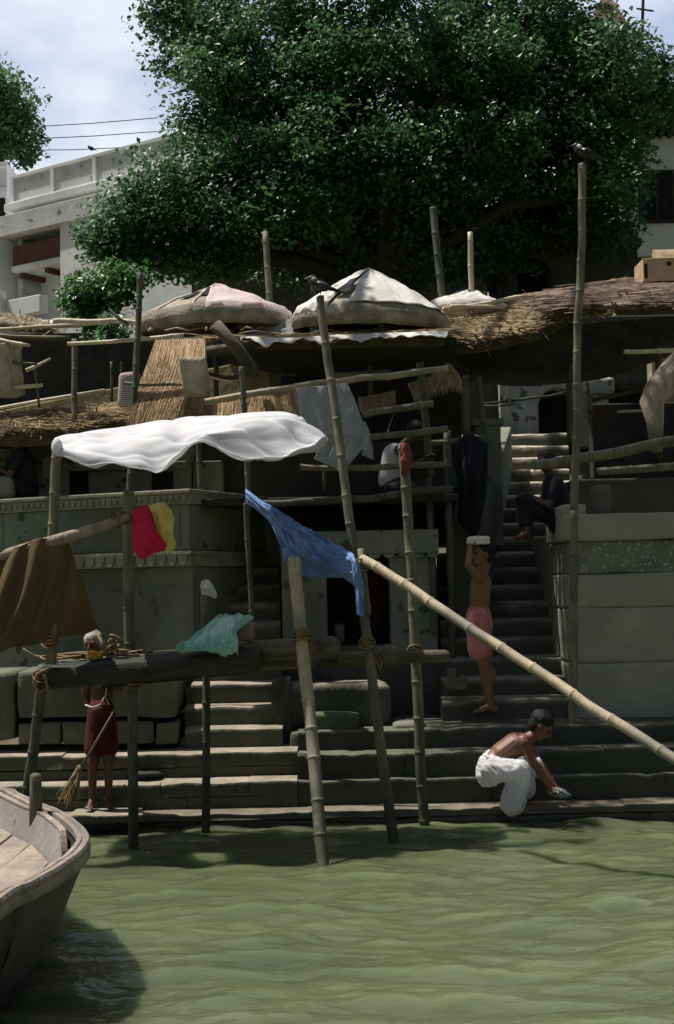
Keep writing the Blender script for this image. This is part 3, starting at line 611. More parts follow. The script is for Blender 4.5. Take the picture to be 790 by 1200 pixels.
s3 = fz(38, 300)[0]; s4 = fz(78, 300)[0]
obj('loggia', F.box(sL-.2, s3-.1, zr0-.1, zf0-.01, -.899, -.86), M['void'], hb)
obj('dark_window', F.box(fz(98, 240)[0], fz(140, 240)[0], fz(110, 255)[1], zf0-.02, -.898, -.85), M['void'], hb)
obj('balcony_board', F.box(fz(19, 300)[0], s4, zr0, zr1, .05, .12), M['rust'], hb)
obj('balcony_slab', F.box(fz(19, 300)[0], s4, zs0, zr0-.002, -.9, .18), M['white_wall'], hb, bev=.02)
pp = MB()
for px in (22, 52, 72): s_ = fz(px, 320)[0]; F.box(s_, s_+.14, zs0-.14, zs0-.003, -.9, -.02, pp)
obj('balcony_beams', pp, M['rust'], hb)
obj('stair_tower', F.box(fz(78, 280)[0], sR, fz(90, 345)[1]-2, fz(90, 258)[1], -.88, .25), M['white_wall'], hb, bev=.02)
pp = F.box(fz(77, 280)[0], sR, fz(90, 258)[1]+.003, fz(90, 251)[1], -.88, .32); obj('tower_coping', pp, M['white_wall'], hb, bev=.02)
obj('shadow_pier', F.box(sL-.02, fz(20, 300)[0], 8, zf0-.005, -.9, -.2), M['grey_panel'], hb)
obj('side_pier', F.box(sL-.5, sL-.15, 8, zf0-.004, -.5, .35), M['white_wall'], hb, bev=.02)
w_ = obj('window', F.box(fz(43, 345)[0], fz(62, 345)[0], fz(50, 349)[1], fz(50, 338)[1], -.9, -.85), M['dark'], hb)
obj('low_parapet', F.box(sL-3, fz(72, 350)[0], fz(40, 376)[1], fz(40, 356)[1], .5, .8), M['white_wall'], hb, bev=.02)
obj('parapet_post', F.box(fz(27, 360)[0], fz(27, 360)[0]+.2, fz(40, 372)[1], fz(40, 346)[1], .8, 1.0), M['white_wall'], hb, bev=.02)
lh = root('left_annexe', P(0, 300, 41), 'white annexe with a dark opening at the left picture edge', 'house')
D = 41
s_ = MB(); s_.box(X(-120, D), X(12, D), D, D+5, 5.5, Z(5, 197, D)); obj('wall', s_, M['white_wall'], lh)
s_ = MB(); s_.box(X(-120, D), X(13.5, D), D-.12, D+5, Z(5, 197, D)+.002, Z(5, 191, D)); s_.box(X(-120, D), X(13.5, D), D-.1, D-.002, Z(5, 228, D), Z(5, 220, D)); obj('coping', s_, M['white_wall'], lh, bev=.02)
s_ = MB(); s_.box(X(-20, D), X(10, D), D-.02, D+.2, Z(5, 262, D), Z(5, 232, D)); obj('opening', s_, M['void'], lh)
hh = root('back_house', P(60, 380, 34), 'low dark roofed shed in front of the big white house', 'shed')
s_ = MB(); D = 30; s_.box(X(-200, D), X(100, D), D, D+3, 5.5, Z(0, 392, D)); obj('wall', s_, M['darkwall'], hh)
s_ = MB(); s_.hexa([P(-200, 395, 29.6), P(90, 384, 29.6), P(90, 378, 32), P(-200, 384, 32)], [P(-200, 391, 29.6), P(92, 380, 29.6), P(92, 374, 32), P(-200, 380, 32)]); obj('roof', s_, M['grey_panel'], hh)

# ================================================================== BAMBOO, ROPES, PLATFORM
def bamboo_mb(a, b, r0, r1=None, seg=12, node=.30, sag=0., crook=.007, seed=None, mb=None):
    a = Vector(a); b = Vector(b); r1 = r1 if r1 is not None else r0; L_ = (b-a).length; d = (b-a)/L_
    rnd = random.Random(seed if seed is not None else int(abs(a.x*91+a.y*37+b.z*53)*100))
    side = d.cross(Vector((.2, 1, .1))).normalized(); oth = d.cross(side)
    pts = []; rr = []; s = rnd.uniform(0, node)*.5; marks = []
    while s < L_: marks.append(s); s += node*rnd.uniform(.8, 1.2)
    ts = {0., L_}
    for m in marks:
        for o in (-.020, -.010, -.004, .004, .012, .022): 
            if 0 < m+o < L_: ts.add(m+o)
    k = max(2, int(L_/.12))
    for i in range(k): ts.add(L_*i/k)
    off = rnd.uniform(0, 50)
    for t in sorted(ts):
        f = t/L_; r = r0+(r1-r0)*f
        dm = min([abs(t-m) for m in marks] or [9])
        r *= 1.0 + (.13 if dm < .007 else (.05 if dm < .014 else 0)) + .035*noise.noise(Vector((t*6, off, 0)))
        w = side*(noise.noise(Vector((t*.9, off, 1)))*crook*2.2+noise.noise(Vector((t*3, off, 1)))*crook) + oth*noise.noise(Vector((t*.9, off, 5)))*crook*2
        pts.append(a+d*t+w-Vector((0, 0, sag*4*f*(1-f)))); rr.append(r)
    return (mb or MB()).tube(pts, rr, seg)
POLES = 'bamboo poles of the riverside frames'
def pole(pa, Da, pb, Db, dia, label, mt='bamboo_wet', dia2=None, name='bamboo_pole', cat='pole', group=POLES, **k):
    a = P(*pa, Da); b = P(*pb, Db)
    o = obj(name, bamboo_mb(a, b, m_(dia, Da)/2, m_(dia2 or dia, Db)/2, **k), M[mt], smooth=True)
    return tag(o, label, cat, group)
def at(pa, Da, pb, Db, py):   # point on a pole at image row py
    lo, hi = 0., 1.
    A = P(*pa, Da); B = P(*pb, Db)
    t = (py-pa[1])/(pb[1]-pa[1]) if pb[1] != pa[1] else 0
    return A.lerp(B, t), (B-A).normalized()
def lashing(c, d, r, parent=None, turns=5, pitch=.014, rr=.007, seed=0, tail=True, name='rope_lashing'):
    rnd = random.Random(seed); d = d.normalized(); u = d.cross(Vector((0, 1, 0))).normalized() if abs(d.y) < .9 else Vector((1, 0, 0)); v = d.cross(u)
    mb = MB(); pts = []
    for i in range(turns*12+1):
        a = 2*math.pi*i/12; rad = r*1.06+.006+rnd.uniform(-.003, .006)
        pts.append(c + u*math.cos(a)*rad + v*math.sin(a)*rad + d*((i/12-turns/2)*pitch + .012*math.sin(a*.5+seed)))
    mb.tube(pts, rr, 6)
    for s in (-1, 1):  # crossing turns
        pts = [c + u*math.cos(a)*(r*1.2+.014) + v*math.sin(a)*(r*1.2+.014) + d*(s*.05*math.sin(a)) for a in [2*math.pi*i/14 for i in range(15)]]
        mb.tube(pts, rr, 6)
    if tail:
        p = c+u*r; mb.tube([p, p+Vector((.02, -.03, -.05)), p+Vector((.01, -.04, -.12)), p+Vector((.025, -.035, -.19))], rr*.8, 5)
    return obj(name, mb, M['rope'], parent, smooth=True)

A1, A2 = ((345, 655), 12.0), ((380, 1012), 11.0)
p1 = pole(A1[0], 12.0, (381, 1040), 10.9, 15, 'thick pale bamboo pole with its cut top under the blue shirt, standing in the water', 'bamboo', 14.5, seed=3)
lashing(*at((345, 655), 12.0, (381, 1040), 10.9, 755), .055, p1, 6, seed=1)
p2 = pole((375, 348), 12.35, (465, 1010), 11.75, 9.5, 'long leaning bamboo pole with the crow perched on its tip', 'bamboo_wet', 12.5, seed=5, crook=.008)
lashing(*at((375, 348), 12.35, (465, 1010), 11.75, 765), .045, p2, 5, seed=2)
p3 = pole((473, 521), 12.7, (499, 985), 12.5, 12, 'bamboo pole with a red rag tied to its top, rising from the water edge', 'bamboo_wet', 12, seed=8)
lashing(*at((473, 521), 12.7, (499, 985), 12.5, 766), .045, p3, 5, seed=3, tail=False)
p4 = pole((67, 527), 11.6, (58, 778), 11.65, 11.5, 'bamboo post holding up the left end of the white sheet', 'bamboo_wet', 13.5, seed=9)
lashing(*at((67, 527), 11.6, (58, 778), 11.65, 752), .045, p4, 6, seed=4)
p5 = pole((152, 574), 12.25, (151, 770), 12.25, 13, 'thick bamboo post beside the magenta and yellow garments', 'bamboo_wet', 12.5, seed=11)
pole((164, 320), 14.4, (151, 600), 14.1, 7, 'thin dark pole rising behind the left part of the white sheet', 'bamboo_dark', 7.5, seed=12)
pole((284, 430), 13.35, (292, 600), 13.3, 6.5, 'thin dark pole where the blue sleeve is tied', 'bamboo_dark', 7, seed=13)
pole((288, 590), 13.3, (298, 762), 13.25, 6, 'thin dark stick standing in front of the narrow staircase', 'bamboo_dark', 6, seed=14)
pole((240, 688), 12.5, (241, 775), 12.5, 9, 'short bamboo stake topped with a white rag', 'bamboo_wet', 9.5, seed=15)
pole((683, 192), 13.45, (672, 600), 13.5, 9, 'very tall thin bamboo mast in front of the right bastion with a crow on top', 'bamboo_wet', 9.5, seed=16, crook=.010)
pole((673, 598), 13.46, (670, 862), 13.46, 9.5, 'lower bamboo upright against the bastion edge, foot on the steps', 'bamboo_wet', 10, seed=17)
pole((508, 243), 17.5, (521, 378), 17.3, 8, 'leaning grey pole top between the umbrellas and the thatch', 'bamboo_dark', 9, seed=18)
pole((551, 272), 17.9, (553, 366), 17.9, 6, 'slim whitish bamboo stake standing in the right thatch', 'bamboo_pale', 6.5, seed=19)
pole((311, 272), 16.9, (317, 375), 16.7, 7, 'grey bamboo stake behind the pink cloth umbrella', 'bamboo_wet', 8, seed=20)
pole((366, 323), 17.6, (368, 352), 17.6, 6, 'short brown stake just behind the perched crow', 'timber', 6, seed=21)
pd = pole((424, 655), 11.9, (905, 962), 9.4, 11.5, 'long bamboo pole slanting down to the right across the stairs', 'bamboo', 13, seed=22, node=.38, crook=.010)
lashing(P(424, 662, 11.92), Vector((.1, 0, 1)), .05, pd, 4, seed=7, tail=False)
pole((423, 643), 11.95, (432, 720), 11.9, 8, 'short stub of bamboo tied beside the leaning pole', 'bamboo_wet', 8, seed=23)
# horizontal rails (left shed, centre deck, right)
RAILS = 'bamboo rails of the sheds and decks'
for i, (a, Da, b, Db, w, w2, mt, lab) in enumerate([
    ((240, 470), 14.2, (525, 434), 14.4, 8, 8, 'bamboo', 'long tan bamboo rail crossing above the sheer white cloth'),
    ((425, 486), 14.5, (508, 475), 14.5, 8, 8.5, 'bamboo_wet', 'second rail down, short and grey, right of the sheer cloth'),
    ((372, 519), 14.45, (525, 505), 14.5, 7.5, 8, 'bamboo_wet', 'rail passing just above the white vest'),
    ((352, 545), 14.4, (524, 543), 14.5, 7, 7.5, 'bamboo_wet', 'rail crossing the middle of the white vest'),
    ((300, 592), 14.4, (532, 574), 14.5, 8, 9, 'bamboo_dark', 'dark beam along the edge of the centre deck'),
    ((500, 518), 14.9, (566, 512), 15.2, 7, 8, 'bamboo_wet', 'short rail end left of the squat pillar'),
    ((0, 386), 15.9, (165, 376), 15.6, 4.5, 5, 'bamboo', 'slender top purlin of the far left shed'),
    ((62, 376), 15.4, (168, 377), 15.3, 6.5, 6, 'bamboo_pale', 'pale bamboo with a cut left end above the left shed'),
    ((0, 392), 15.8, (82, 394), 15.7, 4, 4, 'bamboo_wet', 'thin stick under the top purlin at the far left'),
    ((80, 405), 15.5, (215, 391), 15.2, 4.5, 5, 'bamboo_pale', 'whitish bamboo sloping up towards the reed mat'),
    ((0, 424), 15.2, (42, 427), 15.1, 3.5, 3.5, 'bamboo_dark', 'dark batten across the hanging sacking'),
    ((0, 454), 15.2, (49, 451), 15.1, 5, 4.5, 'bamboo_pale', 'pale batten with broken end along the bottom of the sacking'),
    ((0, 399), 15.2, (35, 404), 15.1, 4, 4, 'bamboo_pale', 'pale batten holding the top of the sacking'),
    ((30, 433), 15.3, (58, 418), 15.3, 5, 2.5, 'bamboo_pale', 'short curved pale stick beside the sacking'),
    ((146, 449), 14.3, (218, 449), 14.2, 3.5, 3.5, 'bamboo_wet', 'thin rod pinning the reed mat half way down'),
    ((520, 362), 16.8, (630, 345), 17.2, 5, 6, 'bamboo_pale', 'pale bamboo sloping over the right thatch'),
    ((528, 358), 16.8, (592, 361), 16.9, 4, 4, 'bamboo_pale', 'thin curved cane lying on the right thatch'),
    ((625, 545), 14.2, (800, 516), 13.9, 12, 13, 'bamboo_wet', 'thick sloping bamboo rail above the right bastion'),
    ((700, 553), 14.9, (795, 546), 14.9, 9, 9, 'bamboo_wet', 'short lower rail behind the thick sloping one'),
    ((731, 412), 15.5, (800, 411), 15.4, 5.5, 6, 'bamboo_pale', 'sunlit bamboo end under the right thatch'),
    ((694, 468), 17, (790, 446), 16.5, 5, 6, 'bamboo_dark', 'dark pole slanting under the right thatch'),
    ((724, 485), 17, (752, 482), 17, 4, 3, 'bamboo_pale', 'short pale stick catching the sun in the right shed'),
    ((560, 475), 18, (668, 461), 18.5, 3, 3, 'bamboo_dark', 'thin dark cord pole crossing the limewashed arches'),
    ((566, 476), 18, (612, 472), 18, 2, 2, 'bamboo_wet', 'thin crooked twig in front of the limewashed arches'),
    ((160, 398), 15.6, (240, 396), 15.4, 4, 5, 'bamboo_dark', 'dark pole along the top edge of the reed mat'),
    ]):
    pole(a, Da, b, Db, w, lab, mt, w2, name='bamboo_rail', cat='rail', group=RAILS, seed=40+i, crook=.02)
POSTS = 'upright posts of the sheds'
for i, (a, Da, b, Db, w, mt, lab) in enumerate([
    ((87, 398), 15.7, (87, 498), 15.6, 7, 'bamboo_wet', 'grey post in the middle of the left shed'),
    ((131, 424), 16.6, (131, 470), 16.6, 3.5, 'bamboo_dark', 'left one of two thin stakes before the olive mud wall'),
    ((142, 424), 16.4, (143, 475), 16.4, 3, 'bamboo_dark', 'right one of two thin stakes before the olive mud wall'),
    ((40, 428), 16.4, (46, 478), 16.4, 3, 'bamboo_wet', 'thin stake just right of the hanging sacking'),
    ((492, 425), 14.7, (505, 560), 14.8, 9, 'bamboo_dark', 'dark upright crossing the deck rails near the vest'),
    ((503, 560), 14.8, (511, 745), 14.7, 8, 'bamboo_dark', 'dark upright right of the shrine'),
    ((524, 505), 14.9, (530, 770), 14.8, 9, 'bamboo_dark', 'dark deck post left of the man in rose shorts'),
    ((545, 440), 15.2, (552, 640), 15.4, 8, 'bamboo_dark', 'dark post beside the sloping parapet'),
    ((561, 440), 16.2, (573, 562), 16, 7, 'bamboo_wet', 'grey leaning stick before the squat pillar'),
    ((596, 452), 18, (597, 478), 18, 2.5, 'bamboo_pale', 'tiny pale upright near the limewashed arches'),
    ((688, 448), 17, (692, 486), 17, 3.5, 'bamboo_wet', 'short tan upright in the right shed'),
    ((381, 520), 14.6, (381, 575), 14.6, 5, 'bamboo_dark', 'short dark upright under the sheer cloth'),
    ((232, 500), 15, (236, 600), 15, 7, 'bamboo_dark', 'dark post under the middle of the white sheet'),
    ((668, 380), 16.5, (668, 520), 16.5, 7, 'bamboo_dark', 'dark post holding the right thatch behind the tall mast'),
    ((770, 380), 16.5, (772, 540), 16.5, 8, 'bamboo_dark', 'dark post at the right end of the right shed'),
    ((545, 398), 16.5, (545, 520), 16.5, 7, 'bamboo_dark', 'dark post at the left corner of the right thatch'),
    ]):
    pole(a, Da, b, Db, w, lab, mt, name='shed_post', cat='post', group=POSTS, seed=80+i)
# platform
PZT = 1.47
pf = root('wooden_platform', (P(190, 790, 12.2).x, 12.2, 0), 'rickety log platform standing in the water on bamboo legs', 'platform')
def plank(pts, th, name, mt='timber', n_=18, amp=.010, parent=pf, seed=0):
    a, b, c, d = [Vector(p) for p in pts]   # front-left, front-right, back-right, back-left (top face)
    mb = MB(); vs = []
    for i in range(n_+1):
        f = i/n_; fr = a.lerp(b, f); ba = d.lerp(c, f); j = amp*noise.noise(Vector((f*9, seed, 0))); j2 = amp*noise.noise(Vector((f*9, seed, 4)))
        up = Vector((0, 0, 1)); out = (fr-ba).normalized()
        vs += [fr+up*j+out*j2, fr+up*(j-.012)+out*(.01+j2), fr-up*(th-.01-j)+out*(.008+j2), fr-up*th, ba-up*th, ba+up*j]
    m = 6
    fs = [(i*m+k, (i+1)*m+k, (i+1)*m+(k+1) % m, i*m+(k+1) % m) for i in range(n_) for k in range(m)] + [tuple(range(m)), tuple(n_*m+k for k in range(m))[::-1]]
    mb.add(vs, fs); return obj(name, mb, M[mt], parent, auto=50)
plank([P(45, 785, 11.65), P(305, 764, 11.75), P(305, 757, 12.1), P(48, 777, 12.1)], .165, 'front_beam', 'timber_dark', seed=1)
plank([P(50, 779, 12.13), P(325, 758, 12.15), P(325, 753, 12.55), P(60, 772, 12.5)], .06, 'deck_board', seed=2)
plank([P(120, 789, 12.56), P(345, 767, 12.6), P(345, 764, 12.8), P(120, 785, 12.75)], .13, 'back_beam', 'timber_dark', seed=3)
lg = MB(); lg.tube([P(285, 766, 12.0), P(330, 762, 12.0), P(384, 757, 12.0), P(388, 757, 12.0)], [.08, .085, .085, .05], 12); obj('log', lg, M['timber'], pf, smooth=True)
lg = MB(); lg.tube([P(382, 757, 12.2), P(388, 757, 11.85), P(389, 757, 11.8)], [.08, .083, .05], 14); obj('log', lg, M['timber'], pf, smooth=True); lg = MB(); lg.tube([P(452, 766, 12.3), P(457, 765, 11.92), P(458, 765, 11.88)], [.072, .075, .05], 14); obj('log', lg, M['timber'], pf, smooth=True)
lg = MB(); lg.tube([P(395, 772, 12.3), P(460, 770, 12.3), P(522, 769, 12.35), P(527, 769, 12.35)], [.055, .06, .055, .035], 12); obj('log', lg, M['timber'], pf, smooth=True)
lg = MB(); lg.tube([P(200, 788, 12.4), P(330, 778, 12.4), P(470, 774, 12.4)], [.05, .05, .045], 12); obj('log', lg, M['timber'], pf, smooth=True)
plank([P(210, 764, 12.05), P(345, 750, 12.1), P(345, 747, 12.4), P(215, 760, 12.4)], .04, 'deck_board', seed=6)
for a, Da, b, Db, w, w2 in (((51, 780), 11.75, (24, 990), 11.9, 12, 13), ((156, 795), 11.8, (156, 1030), 11.65, 12, 12), ((241, 782), 12.55, (241, 1010), 12.45, 9, 10)):
    obj('leg', bamboo_mb(P(*a, Da), P(*b, Db), m_(w, Da)/2, m_(w2, Db)/2, seed=int(w*7+a[0])), M['bamboo_dark'], pf, smooth=True)
lashing(P(156, 800, 11.8), Vector((0, 0, 1)), .05, pf, 5, seed=9)
lashing(P(50, 792, 11.7), Vector((.1, 0, 1)), .05, pf, 6, seed=11)
lashing(P(440, 776, 12.0), Vector((1, 0, .1)), .05, pf, 3, seed=12)
# coils of rope lying on the platform, ropes hanging
rc = MB(); rnd = random.Random(4)
for k in range(11):
    cx = rnd.uniform(60, 160); c = P(cx, 773-(cx-60)*.05-rnd.uniform(0, 5), 11.95+rnd.uniform(0, .25)); r1_ = rnd.uniform(.05, .13)
    rc.tube([c+Vector((r1_*1.7*math.cos(a), r1_*math.sin(a), .012*math.sin(2*a+k)+.01)) for a in [2*math.pi*i/16 for i in range(15)]], .011, 6)
tag(obj('rope_coil', rc, M['rope'], smooth=True), 'tangled brown rope coils lying on the left end of the platform', 'rope')
rc = MB(); c = P(133, 760, 12.0)
for k in range(5):
    rc.tube([c+Vector((.055*math.cos(a)+.012*k-.02, .03*math.sin(a), .035*math.sin(a*1+k)+.028*(k-1.2))) for a in [2*math.pi*i/14 for i in range(15)]], .012, 6)
tag(obj('rope_knot', rc, M['rope'], smooth=True), 'thick knotted rope bundle standing up beside the old man\'s head', 'rope')
fl = MB()
for k in range(26):
    c = P(105+rnd.uniform(0, 14), 768+rnd.uniform(-4, 3), 11.95+rnd.uniform(-.05, .05)); fl.ball(c, .021, seg=8, rings=5)
tag(obj('marigold_garland', fl, M['orange'], smooth=True), 'small heap of orange marigold flowers on the platform under the old man\'s chin', 'flowers')
rr = MB(); rr.tube([P(27, 760, 11.6), P(40, 768, 11.6), P(56, 776, 11.6)], .006, 5)
tag(obj('tie_rope', rr, M['rope'], smooth=True), 'thin cord from the brown cloth to the left post', 'rope')
rr = MB(); rr.tube([P(112, 738, 12.3), P(119, 752, 12.2), P(127, 765, 12.1)], .012, 6)
tag(obj('tie_rope', rr, M['rope'], smooth=True), 'short rope from the lowest corner of the brown cloth to the platform', 'rope')
rr = MB(); rr.tube([P(60, 782, 11.62), P(44, 790, 11.6), P(40, 800, 11.62), P(46, 812, 11.63), P(56, 806, 11.62), P(52, 790, 11.6)], .014, 7)
tag(obj('hanging_rope', rr, M['rope'], smooth=True), 'loop of thick rope hanging at the left end of the platform', 'rope')
tag(obj('clay_block', rough_box(X(279, 12.2), X(297, 12.2), 12.1, 12.3, Z(288, 752, 12.1), Z(288, 728, 12.1), 5, .008, 12), M['block'], smooth=True), 'pale brown block holding down the green cloth on the platform', 'block')
# log with garments
lgp = MB(); lgp.tube([P(-40, 664, 11.45), P(40, 640, 11.5), P(75, 631, 11.5), P(120, 617, 11.6), P(150, 606, 11.75)], [.045, .045, .05, .042, .03], 12)
lg0 = tag(obj('crooked_branch', lgp, M['driftwood'], smooth=True), 'crooked pale branch tied between the two left posts carrying the brown cloth', 'branch')
lashing(P(146, 607, 11.8), Vector((0, 0, 1)), .05, lg0, 4, seed=21, name='rope_lashing'); lashing(P(136, 609, 11.7), Vector((1, 0, .3)), .04, lg0, 4, seed=22, name='rope_lashing')

# ================================================================== CLOTHS
def wr(ax, fr, seed, n_=Vector((0, -1, 0)), edge=None):
    def d(u, v, p):
        w = noise.noise(Vector((u*fr[0]+seed, v*fr[1], seed)))*ax + noise.noise(Vector((u*fr[0]*2.3, v*fr[1]*2.3+seed, 3)))*ax*.45 - (.5-abs(noise.noise(Vector((u*fr[0]*1.6+v*2.5, v*fr[1]*.9-u*2, seed+5)))))**3*ax*2.2
        return n_*w*(edge(u, v) if edge else 1)
    return d
def cloth(name, rows, mt, label, cat='cloth', nu=60, nv=40, disp=None, group=None, th=.003):
    o = obj(name, surf([[P(*q) for q in r] for r in rows], nu, nv, disp), M[mt], smooth=True, solid=th)
    return tag(o, label, cat, group)
# big white sheet
def sheetfold(u, v, p):
    r = .030*math.sin((u*3.1+v*.55)*2*math.pi)*math.sin(math.pi*min(1, u*1.1))*(.4+v) + .02*math.sin((u*7.3-v*1.4)*2*math.pi+1)*v
    r = r*.7 + noise.noise(Vector((u*5+v*2.5, v*2, 2)))*.04 + abs(noise.noise(Vector((u*7+v*5, v*2.5, 6))))*.035 - (.5-abs(noise.noise(Vector((u*2.6+v, v*4.5-u*1.5, 12)))))**5*.7
    return Vector((0, -.25*r, r))
cloth('white_sheet', [
    [(66, 514, 12.75), (120, 506, 12.75), (188, 496, 12.8), (236, 489, 12.8), (290, 487, 12.8), (344, 488, 12.75), (362, 498, 12.7), (384, 514, 12.6)],
    [(64, 516, 12.3), (116, 510, 12.3), (172, 503, 12.3), (215, 497, 12.3), (268, 489, 12.3), (328, 493, 12.35), (352, 505, 12.4), (384, 515, 12.5)],
    [(64, 520, 11.9), (112, 517, 11.9), (165, 516, 11.9), (206, 508, 11.9), (252, 508, 11.9), (312, 514, 12.1), (350, 519, 12.2), (384, 516, 12.45)],
    [(64, 525, 11.6), (112, 530, 11.55), (160, 535, 11.6), (198, 537, 11.7), (235, 518, 11.8), (300, 532, 11.9), (350, 531, 12.1), (383, 518, 12.4)],
    [(65, 533, 11.53), (110, 545, 11.5), (160, 548, 11.5), (190, 551, 11.6), (232, 521, 11.72), (290, 538, 11.85), (346, 537, 12.05), (383, 518, 12.4)]],
    'white_cloth', 'large white sheet stretched flat between the poles above the platform', 'sheet', 150, 60, sheetfold)
kn = MB(); kn.ball(P(67, 524, 11.58), (.048, .05, .075)); tag(obj('cloth_knot', kn, M['white_cloth'], smooth=True), 'knotted corner of the white sheet on the left post', 'cloth')
cloth('sheer_cloth', [
    [(347, 455, 14.0), (372, 452, 13.95), (395, 450, 13.95), (407, 449, 14.0)],
    [(350, 480, 13.9), (375, 480, 13.88), (400, 478, 13.9), (418, 474, 13.98)],
    [(354, 508, 13.85), (377, 510, 13.85), (405, 510, 13.88), (430, 508, 13.95)]],
    'sheer', 'translucent white cloth hanging from the long tan rail', 'cloth', 40, 30, wr(.06, (4, 1.5), 3))
cloth('sheer_cloth', [
    [(380, 492, 14.1), (395, 492, 14.1), (410, 493, 14.1), (428, 494, 14.1)],
    [(374, 520, 14.1), (390, 520, 14.05), (408, 510, 14.1), (432, 515, 14.1)],
    [(368, 538, 14.1), (385, 545, 14.05), (397, 552, 14.05), (400, 555, 14.1)]],
    'sheer', 'pointed translucent cloth tail hanging below the sheer white cloth', 'cloth', 30, 24, wr(.04, (4, 2), 5))
cloth('sheer_cloth', [[(421, 508, 14.2), (430, 508, 14.2)], [(425, 524, 14.15), (436, 520, 14.2)], [(424, 533, 14.2), (438, 539, 14.2)]],
    'sheer', 'small loose white cloth corner between sheer cloth and vest', 'cloth', 12, 12, wr(.03, (2, 2), 9))
# brown cloth
cloth('brown_cloth', [
    [(-45, 655, 11.4), (0, 646, 11.45), (38, 634, 11.45), (76, 627, 11.5)],
    [(-45, 695, 11.3), (0, 690, 11.35), (45, 675, 11.4), (86, 655, 11.6)],
    [(-45, 735, 11.3), (5, 728, 11.3), (52, 712, 11.45), (100, 694, 11.8)],
    [(-50, 790, 11.3), (2, 764, 11.35), (60, 750, 11.6), (116, 738, 12.25)]],
    'khaki', 'large drab brown cloth hanging from the crooked branch at the left edge', 'cloth', 70, 50,
    lambda u, v, p: Vector((0, -1, 0))*(.05*math.sin((u*4.2+v*2.2)*2*math.pi)*(.3+v)*(1-v*.3)+.05*noise.noise(Vector((u*6+v*3, v*2, 1))))+Vector((0, 0, .012*math.sin(u*20))))
# magenta and yellow garments
cloth('magenta_garment', [
    [(156, 598, 11.75), (164, 595, 11.7), (172, 592, 11.7), (179, 603, 11.75)],
    [(155, 620, 11.66), (166, 618, 11.6), (178, 618, 11.6), (184, 622, 11.7)],
    [(157, 645, 11.62), (168, 640, 11.58), (180, 636, 11.6), (194, 637, 11.68)],
    [(166, 655, 11.7), (172, 653, 11.64), (182, 648, 11.66), (194, 645, 11.72)]],
    'pink', 'magenta garment hung over the post, left of the yellow one', 'garment', 40, 40, wr(.045, (3, 4), 12))
cloth('yellow_garment', [
    [(171, 594, 11.85), (180, 591, 11.8), (192, 589, 11.8), (199, 596, 11.82)],
    [(178, 606, 11.75), (186, 603, 11.68), (195, 604, 11.68), (204, 607, 11.75)],
    [(182, 622, 11.75), (189, 622, 11.68), (198, 622, 11.7), (203, 624, 11.78)],
    [(186, 640, 11.75), (192, 641, 11.7), (199, 640, 11.7), (206, 636, 11.78)],
    [(192, 643, 11.8), (196, 648, 11.76), (202, 647, 11.76), (206, 640, 11.82)]],
    'yellow', 'yellow garment bulging beside the magenta one', 'garment', 40, 40, wr(.055, (3, 4), 17))
# green cloth on platform
cloth('green_cloth', [
    [(262, 722, 12.4), (275, 720, 12.4), (290, 721, 12.4), (297, 723, 12.4)],
    [(242, 732, 12.1), (258, 727, 12.1), (280, 725, 12.1), (296, 728, 12.15)],
    [(224, 747, 11.95), (243, 742, 11.85), (268, 738, 11.8), (278, 738, 11.9)],
    [(208, 761, 11.75), (232, 758, 11.65), (262, 757, 11.6), (279, 752, 11.7)],
    [(207, 763, 11.72), (234, 762, 11.6), (265, 767, 11.58), (279, 768, 11.66)]],
    'mint', 'crumpled mint green cloth draped over the platform edge', 'cloth', 60, 60,
    lambda u, v, p: Vector((0, -.5, .6))*(.07*noise.noise(Vector((u*4+v*2, v*4, 3)))+.09*abs(noise.noise(Vector((u*9, v*6-u*4, 8))))-.02))
rg = [[(236, 681, 12.4), (243, 679, 12.36), (250, 686, 12.4)], [(235, 688, 12.38), (246, 690, 12.34), (254, 696, 12.4)], [(237, 696, 12.42), (246, 699, 12.4), (253, 702, 12.42)]]
cloth('white_rag', rg, 'dull_cloth', 'small white rag on the short bamboo stake', 'rag', 16, 16, wr(.04, (3, 3), 21))
# red rag on pole three
o = cloth('red_rag', [[(469, 520, 12.66), (474, 519, 12.6), (480, 521, 12.68)], [(469, 533, 12.62), (476, 535, 12.58), (483, 534, 12.68)], [(470, 545, 12.62), (477, 547, 12.6), (483, 545, 12.68)], [(470, 556, 12.64), (475, 560, 12.62), (479, 557, 12.68)]], 'red_cloth', 'dark red rag tied round the top of the third bamboo pole', 'rag', 16, 24, wr(.03, (3, 4), 23))
# blue shirt
sh = root('blue_shirt', P(360, 640, 12.2), 'light blue shirt stretched between a thin pole and the leaning pole', 'shirt')
def part(name, rows, mt, parent, nu=40, nv=30, disp=None, th=.004): return obj(name, surf([[P(*q) for q in r] for r in rows], nu, nv, disp), M[mt], parent, smooth=True, solid=th)
part('body', [
    [(288, 573, 13.1), (312, 590, 12.8), (342, 608, 12.5), (372, 625, 12.3), (398, 640, 12.1), (414, 649, 11.95)],
    [(288, 578, 13.05), (314, 597, 12.72), (342, 620, 12.4), (370, 639, 12.2), (398, 654, 12.02), (417, 658, 11.85)],
    [(289, 584, 13.05), (316, 606, 12.72), (339, 636, 12.42), (365, 656, 12.2), (398, 670, 12.02), (421, 674, 11.85)],
    [(290, 590, 13.1), (316, 612, 12.8), (334, 650, 12.5), (360, 658, 12.35), (396, 674, 12.1), (424, 692, 11.9)]],
    'blue', sh, 90, 50, lambda u, v, p: Vector((0, -1, .25))*(.085*noise.noise(Vector((u*3+v*5.5, v*4-u*6, 2)))+.11*abs(noise.noise(Vector((u*4+v*11, v*7-u*12, 5)))))*math.sin(math.pi*min(1, max(.1, u))))
